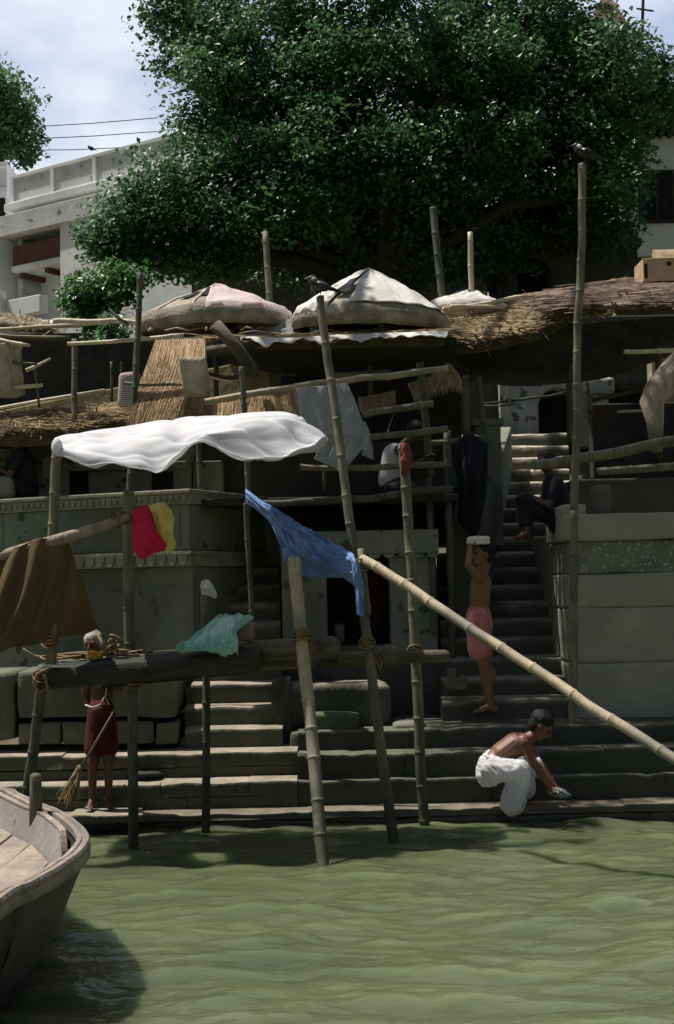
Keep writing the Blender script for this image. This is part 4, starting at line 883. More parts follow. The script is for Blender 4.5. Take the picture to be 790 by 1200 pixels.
part('back_panel', [
    [(340, 618, 12.5), (360, 625, 12.45), (385, 640, 12.35), (408, 652, 12.2)],
    [(335, 640, 12.5), (355, 648, 12.45), (385, 655, 12.35), (406, 662, 12.2)],
    [(344, 674, 12.5), (365, 676, 12.45), (388, 677, 12.35), (404, 677, 12.2)]], 'blue', sh, 30, 20, wr(.04, (4, 2), 8))
part('sleeve', [
    [(333, 640, 12.35), (340, 645, 12.3), (352, 650, 12.3), (362, 652, 12.35)],
    [(331, 650, 12.33), (342, 652, 12.26), (352, 655, 12.28), (360, 656, 12.35)],
    [(331, 658, 12.35), (340, 659, 12.3), (348, 656, 12.3), (356, 655, 12.36)]], 'blue', sh, 20, 12, wr(.05, (4, 3), 11))
part('sleeve', [
    [(412, 656, 11.8), (418, 658, 11.78), (422, 664, 11.8)], [(414, 676, 11.8), (420, 680, 11.76), (426, 686, 11.8)],
    [(417, 695, 11.82), (422, 697, 11.78), (426, 702, 11.8)], [(418, 720, 11.82), (423, 722, 11.8), (427, 720, 11.82)]], 'blue', sh, 14, 30, wr(.03, (4, 3), 14))
part('collar', [[(420, 664, 12.05), (428, 668, 12.05), (431, 680, 12.05)], [(422, 672, 12.05), (427, 676, 12.0), (430, 684, 12.05)]], 'blue', sh, 8, 6, wr(.02, (3, 3), 15))
# dark cloths
cloth('dark_cloth', [[(537, 515, 15.0), (548, 508, 15), (560, 512, 15), (572, 520, 15.1)], [(536, 560, 14.95), (550, 556, 14.9), (562, 565, 14.95), (570, 575, 15)], [(537, 610, 15), (548, 625, 14.95), (556, 630, 14.95), (562, 620, 15)]], 'navy', 'near black cloth hanging beside the upper staircase', 'cloth', 30, 30, wr(.08, (4, 1.5), 31))
cloth('pale_cloth', [[(526, 545, 14.8), (530, 543, 14.8)], [(529, 560, 14.78), (535, 558, 14.8)], [(531, 572, 14.8), (537, 570, 14.82)]], 'slate', 'small pale blue cloth strip among the dark deck posts', 'cloth', 8, 12, wr(.02, (2, 2), 33))
cloth('washing', [[(641, 926, 12.55), (650, 923, 12.55), (662, 924, 12.6)], [(644, 931, 12.5), (655, 927, 12.45), (668, 930, 12.55)], [(650, 934, 12.5), (658, 935, 12.48), (668, 934, 12.55)]], 'sheer', 'small wet white cloth being washed at the water edge', 'cloth', 24, 18, wr(.07, (5, 4), 37))
fo = MB()
for c, M_ in ((164, 0), (176, .4)):
    q = P(c, 910, 13.15); fo.ball(q+Vector((0, 0, .02)), (.06, .12, .03), Matrix.Rotation(M_+1.2, 3, 'Z'))
tag(obj('sandals', fo, M['dark'], smooth=True), 'pair of dark sandals left on the second step', 'sandals')

# ================================================================== BOAT
bt = root('wooden_boat', (-3.4, 6.3, 0), 'old wooden rowing boat moored at the lower left corner', 'boat')
_px = [(0, 1050), (35, 1032), (70, 1012), (92, 996), (102, 981), (97, 970), (82, 957), (65, 947), (47, 941), (22, 929), (0, 922)]
rim = [(-3.3, .9), (-2.5, 1.6), (-1.95, 3.0), (-1.62, 4.6)] + [tuple(PZ(x, y, .75)[:2]) for x, y in _px] + [(-3.1, 10.5), (-4.0, 10.3), (-4.9, 9.3), (-5.35, 7.5), (-5.4, 5.5), (-5.1, 3.4), (-4.4, 1.7), (-3.3, .9)]
TI = lambda k: (4+k)/(len(rim)-1)
def ring(inset, z, nn=150, jit=0):
    """closed curve: the rim pulled inwards"""
    base = [Vector((x, y, 0)) for x, y in rim]; out = []; c = Vector((-3.4, 5.6, 0))
    for i in range(nn):
        t = i/nn; p = catmull(base, t); q = catmull(base, min(1, t+.004)) - catmull(base, max(0, t-.004)); nrm = Vector((-q.y, q.x, 0)).normalized()
        if nrm.dot(c-p) < 0: nrm = -nrm
        out.append(p+nrm*inset+Vector((0, 0, z+(jit*noise.noise(Vector((t*40, inset*9, 0))) if jit else 0))))
    return out
def loft(rings, mb=None):
    mb = mb or MB(); n_ = len(rings[0]); vs = [p for r in rings for p in r]
    fs = [(j*n_+i, j*n_+(i+1) % n_, (j+1)*n_+(i+1) % n_, (j+1)*n_+i) for j in range(len(rings)-1) for i in range(n_)]
    return mb.add(vs, fs)
RZ = .74
obj('hull', loft([ring(.02, RZ-.02), ring(.03, RZ-.15), ring(.07, .5), ring(.16, .28), ring(.30, .06), ring(.42, -.12), ring(.9, -.35), ring(.86, -.3), ring(.2, .26), ring(.10, .5), ring(.07, RZ-.03)]), M['hull'], bt, smooth=True)
obj('gunwale', loft([ring(-.012, RZ-.03), ring(-.018, RZ-.008, jit=.004), ring(-.010, RZ+.008, jit=.005), ring(.014, RZ+.010, jit=.005), ring(.019, RZ-.002), ring(.026, RZ-.002), ring(.031, RZ+.006, jit=.005), ring(.056, RZ+.004, jit=.005), ring(.06, RZ-.03), ring(-.012, RZ-.03)]), M['boat_rim'], bt, auto=40)
obj('rubbing_strake', loft([ring(-.010, RZ-.032), ring(-.020, RZ-.045, jit=.006), ring(-.018, RZ-.085, jit=.006), ring(.02, RZ-.10), ring(.02, RZ-.032), ring(-.010, RZ-.032)]), M['boat_rim'], bt, smooth=True)
# deck
dz = .57; dk = MB(); dr = ring(.20, dz)
xs = -5.1; rnd = random.Random(5)
def yspan(x):
    ys_ = []
    for i in range(len(dr)):
        a, b = dr[i], dr[(i+1) % len(dr)]
        if (a.x-x)*(b.x-x) <= 0 and a.x != b.x: ys_.append(a.y+(b.y-a.y)*(x-a.x)/(b.x-a.x))
    return (min(ys_), max(ys_)) if len(ys_) > 1 else None
while xs < -1.66:
    w = rnd.uniform(.17, .25); a = xs+.006; b = min(xs+w-.006, -1.62)
    sa, sb_ = yspan(a), yspan(b)
    if sa and sb_ and b > a:
        z = dz+rnd.uniform(-.006, .006); n_ = 26
        for (y0, y1, ya, yb) in ((max(sa[0], 1.5), sa[1], max(sb_[0], 1.5), sb_[1]),):
            vs = []
            for i in range(n_+1):
                f = i/n_; zz_ = z+.006*noise.noise(Vector((a*7, f*9, 0)))
                A_, B_ = Vector((a+.006*noise.noise(Vector((a, f*14, 3))), y0+(y1-y0)*f, zz_)), Vector((b+.006*noise.noise(Vector((b, f*14, 5))), ya+(yb-ya)*f, zz_))
                vs += [A_, B_, B_-Vector((0, 0, .03)), A_-Vector((0, 0, .03))]
            dk.add(vs, [(i*4+k, (i+1)*4+k, (i+1)*4+(k+1) % 4, i*4+(k+1) % 4) for i in range(n_) for k in range(4)]+[(0, 1, 2, 3), tuple(n_*4+k for k in (3, 2, 1, 0))])
    xs += w
obj('deck', dk, M['deck'], bt)
# inner coaming board, standing on the deck round the far end
cz = .57
def arc(inset, z, t0=.40, t1=.80, nn=60, jit=0):
    base = [Vector((x, y, 0)) for x, y in rim]; out = []; c = Vector((-3.4, 5.6, 0))
    for i in range(nn+1):
        t = t0+(t1-t0)*i/nn; p = catmull(base, t); q = catmull(base, t+.004)-catmull(base, t-.004); nrm = Vector((-q.y, q.x, 0)).normalized()
        if nrm.dot(c-p) < 0: nrm = -nrm
        ramp = min(1, (t-t0)/.012)
        out.append(p+nrm*inset+Vector((0, 0, z if z <= cz else cz+(z-cz)*(.35+.65*ramp)+(jit*noise.noise(Vector((t*40, 0, 0)))))))
    return out
def openloft(rings, mb=None):
    mb = mb or MB(); n_ = len(rings[0]); vs = [p for r in rings for p in r]; R_ = len(rings)
    fs = [(j*n_+i, j*n_+i+1, ((j+1) % R_)*n_+i+1, ((j+1) % R_)*n_+i) for j in range(R_) for i in range(n_-1)]
    fs += [tuple(j*n_ for j in range(R_)), tuple(j*n_+n_-1 for j in range(R_))[::-1]]
    return mb.add(vs, fs)
TC0 = TI(4.7)
TC1 = TI(12.5)
def insets(a, b): return a, b
obj('coaming', openloft([arc(.20, .55, TC0, TC1), arc(.13, .735, TC0, TC1, jit=.008), arc(.105, .735, TC0, TC1, jit=.008), arc(.165, .55, TC0, TC1)]), M['boat_in'], bt, auto=40)
obj('coaming_cap', openloft([arc(.134, .737, TC0, TC1), arc(.134, .749, TC0, TC1), arc(.098, .749, TC0, TC1), arc(.098, .737, TC0, TC1)]), M['deck'], bt, auto=40)
obj('side_board', openloft([arc(.155, .612, TI(-3), TC0), arc(.118, .615, TI(-3), TC0), arc(.118, .54, TI(-3), TC0), arc(.155, .54, TI(-3), TC0)]), M['deck'], bt, auto=40)
fr = MB()
for k in range(9):
    t = TI(k*1.2-.2); base = [Vector((x, y, 0)) for x, y in rim]; p = catmull(base, t); c = (Vector((-3.4, 5.6, 0))-p).normalized()
    q0 = p+c*.05+Vector((0, 0, RZ-.05)); q1 = p+c*.17+Vector((0, 0, .52)); fr.tube([q0, q0.lerp(q1, .5)-Vector((0, 0, .03)), q1], .03, 6)
obj('rib', fr, M['hull'], bt, smooth=True)
pg = MB(); a = P(42, 948, 9.05); b = P(42, 906, 9.0); pg.tube([a-Vector((0, 0, .2)), a, b-Vector((0, 0, .015)), b], [.042, .042, .036, .018], 12)
obj('thole_post', pg, M['bamboo_dark'], bt, smooth=True)

# ================================================================== THATCH AND SHEDS
def straws(fn, n_, seed, L_=(.15, .45), w=.006, lift=.02, along=(1, 0), spread=.35, fringe=0., mb=None, bend=.03):
    """loose straws on a surface: fn(u,v)->point. along = uv direction of the fibre"""
    mb = mb or MB(); rnd = random.Random(seed)
    for _ in range(n_):
        u, v = rnd.random(), rnd.random()
        if fringe and rnd.random() < fringe: v = rnd.uniform(.93, 1.0)
        p = fn(u, v); e = .02; du = (fn(min(1, u+e), v)-fn(max(0, u-e), v)); dv = (fn(u, min(1, v+e))-fn(u, max(0, v-e)))
        if du.length < 1e-6 or dv.length < 1e-6: continue
        nrm = du.cross(dv).normalized()
        if nrm.z < 0: nrm = -nrm
        d = (du.normalized()*along[0]+dv.normalized()*along[1]); d = (d+Vector((rnd.gauss(0, spread), rnd.gauss(0, spread), rnd.gauss(0, spread*.35)))).normalized()
        l_ = rnd.uniform(*L_); s = d.cross(nrm).normalized()*w*rnd.uniform(.6, 1.5); h = nrm*rnd.uniform(-.005, lift)
        a = p+h-d*l_*.5; b = p+h+d*l_*.5+nrm*rnd.uniform(-bend, bend); c = (a+b)/2+nrm*rnd.uniform(0, bend)
        mb.add([a-s, a+s, a+nrm*w, c-s, c+s, c+nrm*w, b-s*.5, b+s*.5, b+nrm*w*.5],
               [(0, 1, 4, 3), (1, 2, 5, 4), (2, 0, 3, 5), (3, 4, 7, 6), (4, 5, 8, 7), (5, 3, 6, 8)])
    return mb
def fnrows(rows):
    rows = [[P(*q) for q in r] for r in rows]
    return (lambda u, v: surf_pt(rows, u, v)), rows
def slab_surf(rows3, nu, nv, th, disp=None):
    top = surf(rows3, nu, nv, disp); n_ = len(top.v); bot = [(x, y, z-th*(1+.3*noise.noise(Vector((x*3, y*3, 0))))) for x, y, z in top.v]
    mb = MB(); mb.add(top.v+bot, top.f+[tuple(i+n_ for i in f[::-1]) for f in top.f])
    W_ = nu+1; edge = [i for i in range(W_)]+[j*W_+nu for j in range(1, nv+1)]+[nv*W_+i for i in range(nu-1, -1, -1)]+[j*W_ for j in range(nv-1, 0, -1)]
    mb.add([], []); k = len(edge); o = 0
    mb.f += [(edge[i], edge[(i+1) % k], edge[(i+1) % k]+n_, edge[i]+n_) for i in range(k)]
    return mb
def thatch(name, rows, label, th=.10, n_=2600, seed=1, along=(0, 1), mt='straw_old', L_=(.2, .55), lift=.03, spread=.3, fringe=.2, body='thatch_body', w=.007, cat='thatch roof', extra=None):
    fn, r3 = fnrows(rows); rt_ = root(name, fn(.5, .5), label, cat)
    obj('roof_body', slab_surf(r3, 40, 14, th, lambda u, v, p: Vector((0, 0, .04*noise.noise(p*2)))), M[body], rt_, smooth=False)
    obj('straw_layer', straws(fn, n_, seed, L_, w, lift, along, spread, fringe), M[mt], rt_)
    if extra: extra(fn, rt_)
    return fn, rt_
NB = lambda u, v, p: Vector((0, 0, 0))
# right thatch over the stairs
def leafy(fn, rt_):
    rnd = random.Random(3); mb = MB()
    for _ in range(260):   # dry broad leaves and peeled strips at the edge
        u = rnd.random(); v = min(1, max(0, rnd.gauss(.85, .12))); p = fn(u, v)+Vector((0, 0, rnd.uniform(.0, .08))); d = Vector((rnd.gauss(0, 1), rnd.gauss(-.6, .5), rnd.gauss(-.45, .25))).normalized(); s = d.cross(Vector((0, .3, 1))).normalized()
        l_, w = rnd.uniform(.10, .28), rnd.uniform(.008, .026); nn = d.cross(s)*.03
        mb.add([p, p+d*l_*.4+s*w+nn, p+d*l_*.4-s*w, p+d*l_-nn], [(0, 1, 3, 2)])
    obj('dry_leaves', mb, M['straw'], rt_, solid=.004)
rowsR = [[(505, 372, 17.4), (560, 366, 17.4), (610, 360, 17.4), (665, 354, 17.4)],
         [(505, 384, 16.9), (560, 376, 16.9), (610, 368, 16.9), (668, 360, 16.9)],
         [(500, 395, 16.4), (555, 392, 16.3), (610, 380, 16.3), (662, 366, 16.3)],
         [(495, 402, 15.9), (550, 400, 15.8), (610, 390, 15.8), (662, 372, 15.9)]]
thatch('right_thatch', rowsR, 'sunlit ragged leaf thatch roof left of the tall mast', .12, 2600, 5, (.7, .5), 'straw', extra=leafy)
rowsR2 = [[(655, 345, 17.9), (700, 338, 17.9), (745, 333, 17.9), (830, 327, 17.9)],
          [(662, 349, 17.1), (705, 345, 17.1), (750, 341, 17.1), (830, 336, 17.1)],
          [(672, 352, 16.2), (712, 349, 16.2), (755, 346, 16.2), (830, 342, 16.2)],
          [(678, 364, 15.6), (715, 362, 15.5), (760, 360, 15.5), (830, 356, 15.5)]]
thatch('cane_thatch', rowsR2, 'brownish cane roof at the right edge above the dark shed', .07, 1500, 8, (1, .1), 'cane', L_=(.4, 1.3), spread=.10, w=.008, lift=.06, extra=leafy)
sg = MB(); rnd = random.Random(2)   # hanging dark fringes and sagging under-sheets
for (a, b, Da, Db, sag) in (((500, 404), (668, 380), 15.95, 15.95, 30), ((520, 420), (690, 395), 16.6, 16.6, 40)):
    pass
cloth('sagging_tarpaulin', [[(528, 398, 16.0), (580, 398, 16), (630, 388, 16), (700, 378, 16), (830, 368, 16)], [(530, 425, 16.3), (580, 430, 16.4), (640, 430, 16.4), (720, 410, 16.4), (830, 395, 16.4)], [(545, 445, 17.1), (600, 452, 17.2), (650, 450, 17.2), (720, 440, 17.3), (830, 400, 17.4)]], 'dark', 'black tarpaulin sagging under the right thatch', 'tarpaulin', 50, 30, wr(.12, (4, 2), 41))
# mid corrugated / straw roof
rowsM = [[(255, 380, 18.2), (330, 380, 18.2), (420, 382, 18.2), (520, 380, 18.2)],
         [(255, 392, 16.4), (330, 390, 16.4), (420, 390, 16.4), (520, 386, 16.4)],
         [(252, 400, 15.3), (330, 400, 15.3), (420, 396, 15.3), (522, 392, 15.3)]]
thatch('middle_thatch', rowsM, 'flat dusty straw roof below the two cloth covered umbrellas', .10, 1700, 11, (1, .2), L_=(.3, .8), spread=.2, lift=.02)
# pale torn strip along the middle roof edge
fnM, _ = fnrows(rowsM)
cloth('torn_sheet', [[(282, 394, 15.2), (340, 396, 15.2), (400, 392, 15.2), (460, 390, 15.2), (525, 388, 15.2)], [(282, 400, 15.1), (340, 401, 15.1), (400, 399, 15.1), (460, 396, 15.1), (525, 392, 15.1)]], 'dull_cloth', 'torn whitish plastic strip along the front edge of the middle roof', 'plastic sheet', 120, 4, lambda u, v, p: Vector((0, -.02*noise.noise(Vector((u*17, 0, 4))), .10*v*noise.noise(Vector((u*11, 0, 0)))+.03*v*noise.noise(Vector((u*31, 0, 0))))))
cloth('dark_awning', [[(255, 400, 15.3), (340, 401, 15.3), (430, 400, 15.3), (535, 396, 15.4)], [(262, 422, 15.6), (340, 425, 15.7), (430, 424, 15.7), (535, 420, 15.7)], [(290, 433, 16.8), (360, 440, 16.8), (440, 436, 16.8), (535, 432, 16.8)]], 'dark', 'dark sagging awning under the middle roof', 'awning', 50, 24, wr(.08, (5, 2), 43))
cloth('hammock_cloth', [[(228, 430, 15.2), (262, 440, 15.2), (285, 437, 15.2), (300, 425, 15.2)], [(230, 436, 15.1), (262, 447, 15.05), (288, 443, 15.1), (300, 430, 15.2)]], 'khaki', 'narrow olive cloth sagging like a hammock near the grey sack', 'cloth', 20, 6, wr(.02, (3, 1), 45))
cloth('awning_strip', [[(385, 436, 16.6), (410, 434, 16.6), (445, 431, 16.6), (467, 429, 16.6)], [(388, 446, 16.5), (410, 447, 16.5), (440, 441, 16.5), (466, 430, 16.5)]], 'dull_cloth', 'long pale strip of cloth glowing under the middle roof', 'cloth', 24, 6, wr(.02, (3, 1), 47))
cloth('awning_strip', [[(326, 434, 16.6), (345, 434, 16.6), (355, 434, 16.6)], [(330, 440, 16.5), (343, 440, 16.5), (352, 438, 16.5)]], 'palm_mat', 'short tan patch glowing under the middle roof', 'cloth', 12, 4, wr(.02, (3, 1), 48))
# reed mat and skirts
def skirt(name, rows, label, seed, n_=900, w=.008, mt='palm_mat', tail=.14, cat='reed mat'):
    fn, r3 = fnrows(rows); rt_ = root(name, fn(.5, .5), label, cat); rnd = random.Random(seed)
    base = surf([r3[i] for i in range(len(r3))], 60, 16, lambda u, v, p: Vector((0, .012*math.sin(u*260)+.03*noise.noise(Vector((u*7, v*2, seed))), 0)))
    obj('woven_sheet', base, M[mt], rt_, solid=.012)
    mb = MB()
    for _ in range(n_):
        u = rnd.random(); v0 = rnd.uniform(.0, .75); v1 = min(1, v0+rnd.uniform(.25, .6))
        a = fn(u, v0)+Vector((0, -.014, 0)); b = fn(min(1, max(0, u+rnd.gauss(0, .006))), v1)+Vector((0, -.014-rnd.random()*.02, 0)); d = (b-a).normalized()
        if v1 >= 1: b = b+d*rnd.uniform(0, tail)
        s = Vector((w*rnd.uniform(.4, 1), 0, 0)); o_ = Vector((0, -w, 0))
        mb.add([a-s, a+s, a+o_, b-s*.5, b+s*.5, b+o_*.5], [(0, 1, 4, 3), (1, 2, 5, 4), (2, 0, 3, 5)])
    obj('reeds', mb, M[mt], rt_)
skirt('reed_mat', [[(183, 399, 15.0), (210, 398, 15.0), (240, 397, 15.0)], [(172, 428, 14.6), (205, 430, 14.6), (240, 430, 14.6)], [(160, 462, 14.3), (190, 465, 14.25), (219, 460, 14.25)], [(152, 490, 14.15), (182, 492, 14.1), (207, 492, 14.1)]], 'big sunlit hanging reed mat beside the thin dark pole', 3, 1100)
skirt('reed_mat', [[(219, 458, 14.9), (235, 460, 14.9), (252, 466, 14.9)], [(216, 476, 14.8), (232, 480, 14.8), (250, 482, 14.8)], [(214, 496, 14.7), (230, 498, 14.7), (248, 500, 14.7)]], 'small frayed reed skirt below the grey sack', 5, 450)
skirt('reed_mat', [[(256, 468, 15.1), (295, 458, 15.1), (318, 453, 15.1), (352, 460, 15.1)], [(256, 480, 15.0), (295, 475, 15.0), (325, 472, 15.0), (352, 476, 15.0)], [(255, 496, 14.9), (295, 494, 14.9), (320, 490, 14.9), (352, 488, 14.9)]], 'wide reed fringe behind the white sheet below the tan rail', 7, 900)
skirt('reed_mat', [[(420, 466, 15.4), (445, 462, 15.4), (463, 458, 15.4)], [(421, 474, 15.3), (445, 470, 15.3), (463, 467, 15.3)], [(423, 482, 15.2), (445, 480, 15.2), (463, 474, 15.2)]], 'short reed fringe hanging right of the sheer cloth', 9, 420, .006, tail=.05)
skirt('reed_mat', [[(478, 450, 15.6), (505, 440, 15.6), (525, 426, 15.6), (538, 440, 15.6)], [(482, 458, 15.5), (505, 450, 15.5), (526, 440, 15.5), (542, 450, 15.5)], [(486, 470, 15.4), (505, 462, 15.4), (528, 454, 15.4), (545, 458, 15.4)]], 'peaked reed fringe at the right end of the middle roof', 11, 600, .006, tail=.10)
gs = tag(obj('grey_sack', rough_box(X(217, 13.9), X(246, 13.9), 13.8, 14.1, Z(230, 463, 13.9), Z(230, 418, 13.9), 8, .04, 15, None, .12), M['sack'], smooth=True), 'lumpy grey brown sack hanging next to the big reed mat', 'sack')
lg = MB(); lg.tube([P(252, 380, 14.9), P(275, 405, 14.9), P(292, 428, 14.9), P(300, 440, 15)], [.07, .065, .07, .05], 12); tag(obj('forked_beam', lg, M['timber'], smooth=True), 'thick dark beam slanting down from the pink umbrella', 'beam')
lg = MB(); lg.tube([P(224, 414, 15.2), P(260, 410, 15.2), P(295, 406, 15.2)], [.05, .06, .05], 10); tag(obj('roof_log', lg, M['timber'], smooth=True), 'grey log lying above the grey sack', 'log')
tk = MB(); tk.tube([P(805, 418, 14.8), P(785, 440, 14.8), P(769, 460, 14.7), P(764, 472, 14.65), P(768, 495, 14.6), P(770, 530, 14.6)], [.13, .15, .14, .13, .085, .06], 16)
dsp = [Vector(v) for v in tk.v]; tk.v = [tuple(v+Vector((nz3(v, 7), nz3(v, 7, 3), 0))*.035) for v in dsp]
tag(obj('bleached_trunk', tk, M['driftwood'], smooth=True), 'bent bleached tree trunk propped at the right edge', 'trunk')
# left sheds
cloth('hanging_sacking', [[(-60, 398, 15.3), (0, 400, 15.2), (14, 400, 15.2), (26, 401, 15.2)], [(-60, 425, 15.2), (0, 426, 15.15), (14, 426, 15.15), (25, 425, 15.2)], [(-60, 466, 15.2), (0, 466, 15.15), (18, 466, 15.15), (29, 462, 15.2)]], 'sack', 'coarse tan sacking hung on battens at the left edge', 'sacking', 40, 30, wr(.05, (5, 5), 51), th=.01)
thatch('left_ledge_thatch', [[(-60, 498, 17.0), (20, 487, 17.0), (90, 482, 17.0), (165, 474, 17.0)], [(-60, 504, 16.0), (20, 494, 16.0), (90, 488, 16.0), (165, 480, 16.0)], [(-60, 520, 15.5), (20, 508, 15.5), (90, 503, 15.5), (165, 492, 15.5)]], 'brown straw eave below the olive mud wall', .14, 1900, 14, (.9, .3), 'straw_old', L_=(.12, .4), spread=.4)
thatch('left_top_thatch', [[(-60, 372, 17.5), (0, 371, 17.4), (35, 376, 17.3), (60, 384, 17.2)], [(-60, 384, 16.2), (0, 382, 16.1), (35, 385, 16.1), (62, 387, 16.0)]], 'scrap of bleached straw and rags on the far left roof', .06, 900, 17, (1, .1), 'sack', L_=(.1, .35), spread=.5)
cloth('green_awning', [[(-60, 512, 16.2), (30, 506, 16.2), (110, 500, 16.2), (230, 492, 16.2)], [(-60, 530, 15.9), (30, 524, 15.9), (110, 518, 15.9), (230, 515, 15.9)]], 'dark', 'dark green black awning strip under the straw eave', 'awning', 40, 8, wr(.04, (5, 2), 53))
for i, (a, b, D, w, mt, lab) in enumerate([((128, 362), (150, 380), 15.2, .02, 'timber', 'short forked twig beside the thin dark pole'),
    ((85, 404), (90, 398), 15.6, .02, 'timber', 'splintered post top in the left shed')]):
    t_ = MB(); t_.tube([P(*a, D), P((a[0]+b[0])/2, (a[1]+b[1])/2+2, D), P(*b, D)], [w*.6, w, w], 7); tag(obj('stick', t_, M[mt], smooth=True), lab, 'stick')
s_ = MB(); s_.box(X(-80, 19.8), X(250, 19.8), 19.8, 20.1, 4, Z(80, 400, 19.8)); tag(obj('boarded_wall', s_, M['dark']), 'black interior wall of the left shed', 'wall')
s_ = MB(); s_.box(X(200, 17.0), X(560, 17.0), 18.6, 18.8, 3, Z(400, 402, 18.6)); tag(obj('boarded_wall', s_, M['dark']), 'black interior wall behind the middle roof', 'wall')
s_ = MB(); s_.box(X(225, 15), X(535, 15), 14.55, 17.2, Z(300, 592, 14.6), Z(300, 584, 14.6)); tag(obj('centre_deck', s_, M['dark'], bev=.01), 'dark wooden deck floor above the shrine', 'deck')
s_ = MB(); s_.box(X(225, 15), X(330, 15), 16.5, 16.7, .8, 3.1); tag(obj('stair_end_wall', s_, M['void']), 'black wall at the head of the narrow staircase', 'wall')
# umbrellas: big domed mat umbrellas seen from the side, cloths thrown over
def umbrella(cx, cy_top, cy_rim, wpx, D, label, tilt=0., seed=1, mt='matting'):
    c = P(cx, cy_rim, D); Rr = m_(wpx, D)/2; H = m_(cy_rim-cy_top, D); rt_ = root('mat_umbrella', c, label, 'umbrella', 'big matting umbrellas on the roofs')
    T = Matrix.Rotation(tilt, 3, 'Y'); dome = []
    def pt(a, t, dz=0): 
        fa = (a % (2*math.pi/7))-math.pi/7; rr = Rr*t*(1-.6*(1-math.cos(math.pi/7)/math.cos(fa))); z = H*(1-t**1.18)
        p = Vector((rr*math.cos(a), rr*.85*math.sin(a), z-.05*(t > .98)+dz)); p += Vector((0, 0, .03*noise.noise(Vector((math.cos(a)*3, math.sin(a)*3, t*4+seed)))))
        return c+T @ p
    n_ = 56; rings = [.02, .2, .4, .6, .75, .88, .96, 1.0, 1.01, .97]
    vs = [pt(2*math.pi*i/n_, min(t, 1.0), (-.13 if k == 8 else (-.16 if k == 9 else 0))) for k, t in enumerate(rings) for i in range(n_)]
    fs = [(k*n_+i, k*n_+(i+1) % n_, (k+1)*n_+(i+1) % n_, (k+1)*n_+i) for k in range(len(rings)-1) for i in range(n_)]+[tuple(range(n_))]
    obj('canopy', MB().add(vs, fs), M[mt], rt_, smooth=True, solid=.02)
    r_ = MB()
    for k in range(9):
        a = 2*math.pi*k/9+.3; r_.tube([pt(a, t, .015) for t in (.03, .3, .6, .85, 1.0)], .018, 6)
    obj('ribs', r_, M['bamboo_pale'], rt_, smooth=True)
    s2 = MB(); s2.tube([pt(0, .02, -.05), Vector((c.x, c.y, c.z-.9))], .03, 8); obj('shaft', s2, M['bamboo_dark'], rt_, smooth=True)
    return pt, rt_
u1, r1_ = umbrella(252, 337, 373, 186, 16.2, 'collapsed matting umbrella half covered with faded pink cloth', -.02, 3)
def drape(ptf, rt_, a0, a1, t0, t1, mt, name, seed, label=None, lift=.035):
    def g(u, v, p=None):
        a = a0+(a1-a0)*u; t = t0+(t1-t0)*v + .07*noise.noise(Vector((u*6, seed, 2)))*v
        w = .030*abs(noise.noise(Vector((u*6+v*2, v*2, seed)))) + .012*noise.noise(Vector((u*15, v*5, seed)))
        return ptf(a, min(t, 1.0), lift+w-(max(0, t-1))*1.0)
    nu, nv = 60, 30; vs = [g(i/nu, j/nv) for j in range(nv+1) for i in range(nu+1)]
    fs = [(j*(nu+1)+i, j*(nu+1)+i+1, (j+1)*(nu+1)+i+1, (j+1)*(nu+1)+i) for j in range(nv) for i in range(nu)]
    o = obj(name, MB().add(vs, fs), M[mt], None, smooth=True, solid=.006); return tag(o, label, 'cloth')
drape(u1, r1_, -1.62, .9, .02, 1.02, 'pink_cloth', 'umbrella_cloth', 3, 'faded pink cloth thrown over the left umbrella')
# hole in the first umbrella's matting
def patch(ptf, a0, a1, t0, t1, name, mt, label, dz=.03, n_=14):
    vs = [ptf(a0+(a1-a0)*i/n_, t0+(t1-t0)*j/n_, dz) for j in range(n_+1) for i in range(n_+1)]
    fs = [(j*(n_+1)+i, j*(n_+1)+i+1, (j+1)*(n_+1)+i+1, (j+1)*(n_+1)+i) for j in range(n_) for i in range(n_)]
    return MB().add(vs, fs)
obj('torn_hole', patch(u1, -1.95, -1.6, .25, .62, '', '', ''), M['void'], r1_, solid=.004); obj('torn_hole', patch(u1, -2.3, -2.05, .35, .66, '', '', ''), M['void'], r1_, solid=.004)
u2, r2_ = umbrella(432, 319, 374, 192, 16.0, 'largest matting umbrella, almost hidden under a white cloth, behind the crow', .03, 9)
drape(u2, r2_, -1.85, .5, .0, .97, 'dull_cloth', 'umbrella_cloth', 9, 'off-white cloth stretched like a tent over the right side of the largest umbrella')
drape(u2, r2_, -3.5, -2.15, .0, 1.02, 'dull_cloth', 'umbrella_cloth', 12, 'off-white cloth flap on the left side of the largest umbrella')
obj('torn_hole', patch(u2, -2.14, -1.87, .45, .84, '', '', '', .09), M['void'], r2_, solid=.004)
u3, r3_ = umbrella(548, 344, 362, 100, 17.4, 'small low umbrella under whitish rags at the edge of the right thatch', .05, 15)
drape(u3, r3_, -3.0, .6, .0, 1.05, 'dull_cloth', 'umbrella_cloth', 15, 'whitish rags heaped over the small low umbrella')
cloth('grey_sheet', [[(285, 375, 15.9), (310, 374, 15.9), (345, 374, 15.9)], [(280, 385, 15.8), (312, 386, 15.75), (350, 387, 15.8)], [(290, 393, 15.6), (318, 393, 15.6), (352, 392, 15.6)]], 'grey_cloth', 'thin grey cloth hanging between the two big umbrellas', 'cloth', 24, 16, wr(.05, (4, 3), 55))
cloth('grey_sheet', [[(364, 368, 15.6), (372, 372, 15.6)], [(363, 380, 15.55), (376, 386, 15.55)], [(364, 392, 15.5), (384, 394, 15.5)]], 'grey_cloth', 'small triangular grey cloth under the largest umbrella', 'cloth', 10, 12, wr(.03, (3, 3), 56))
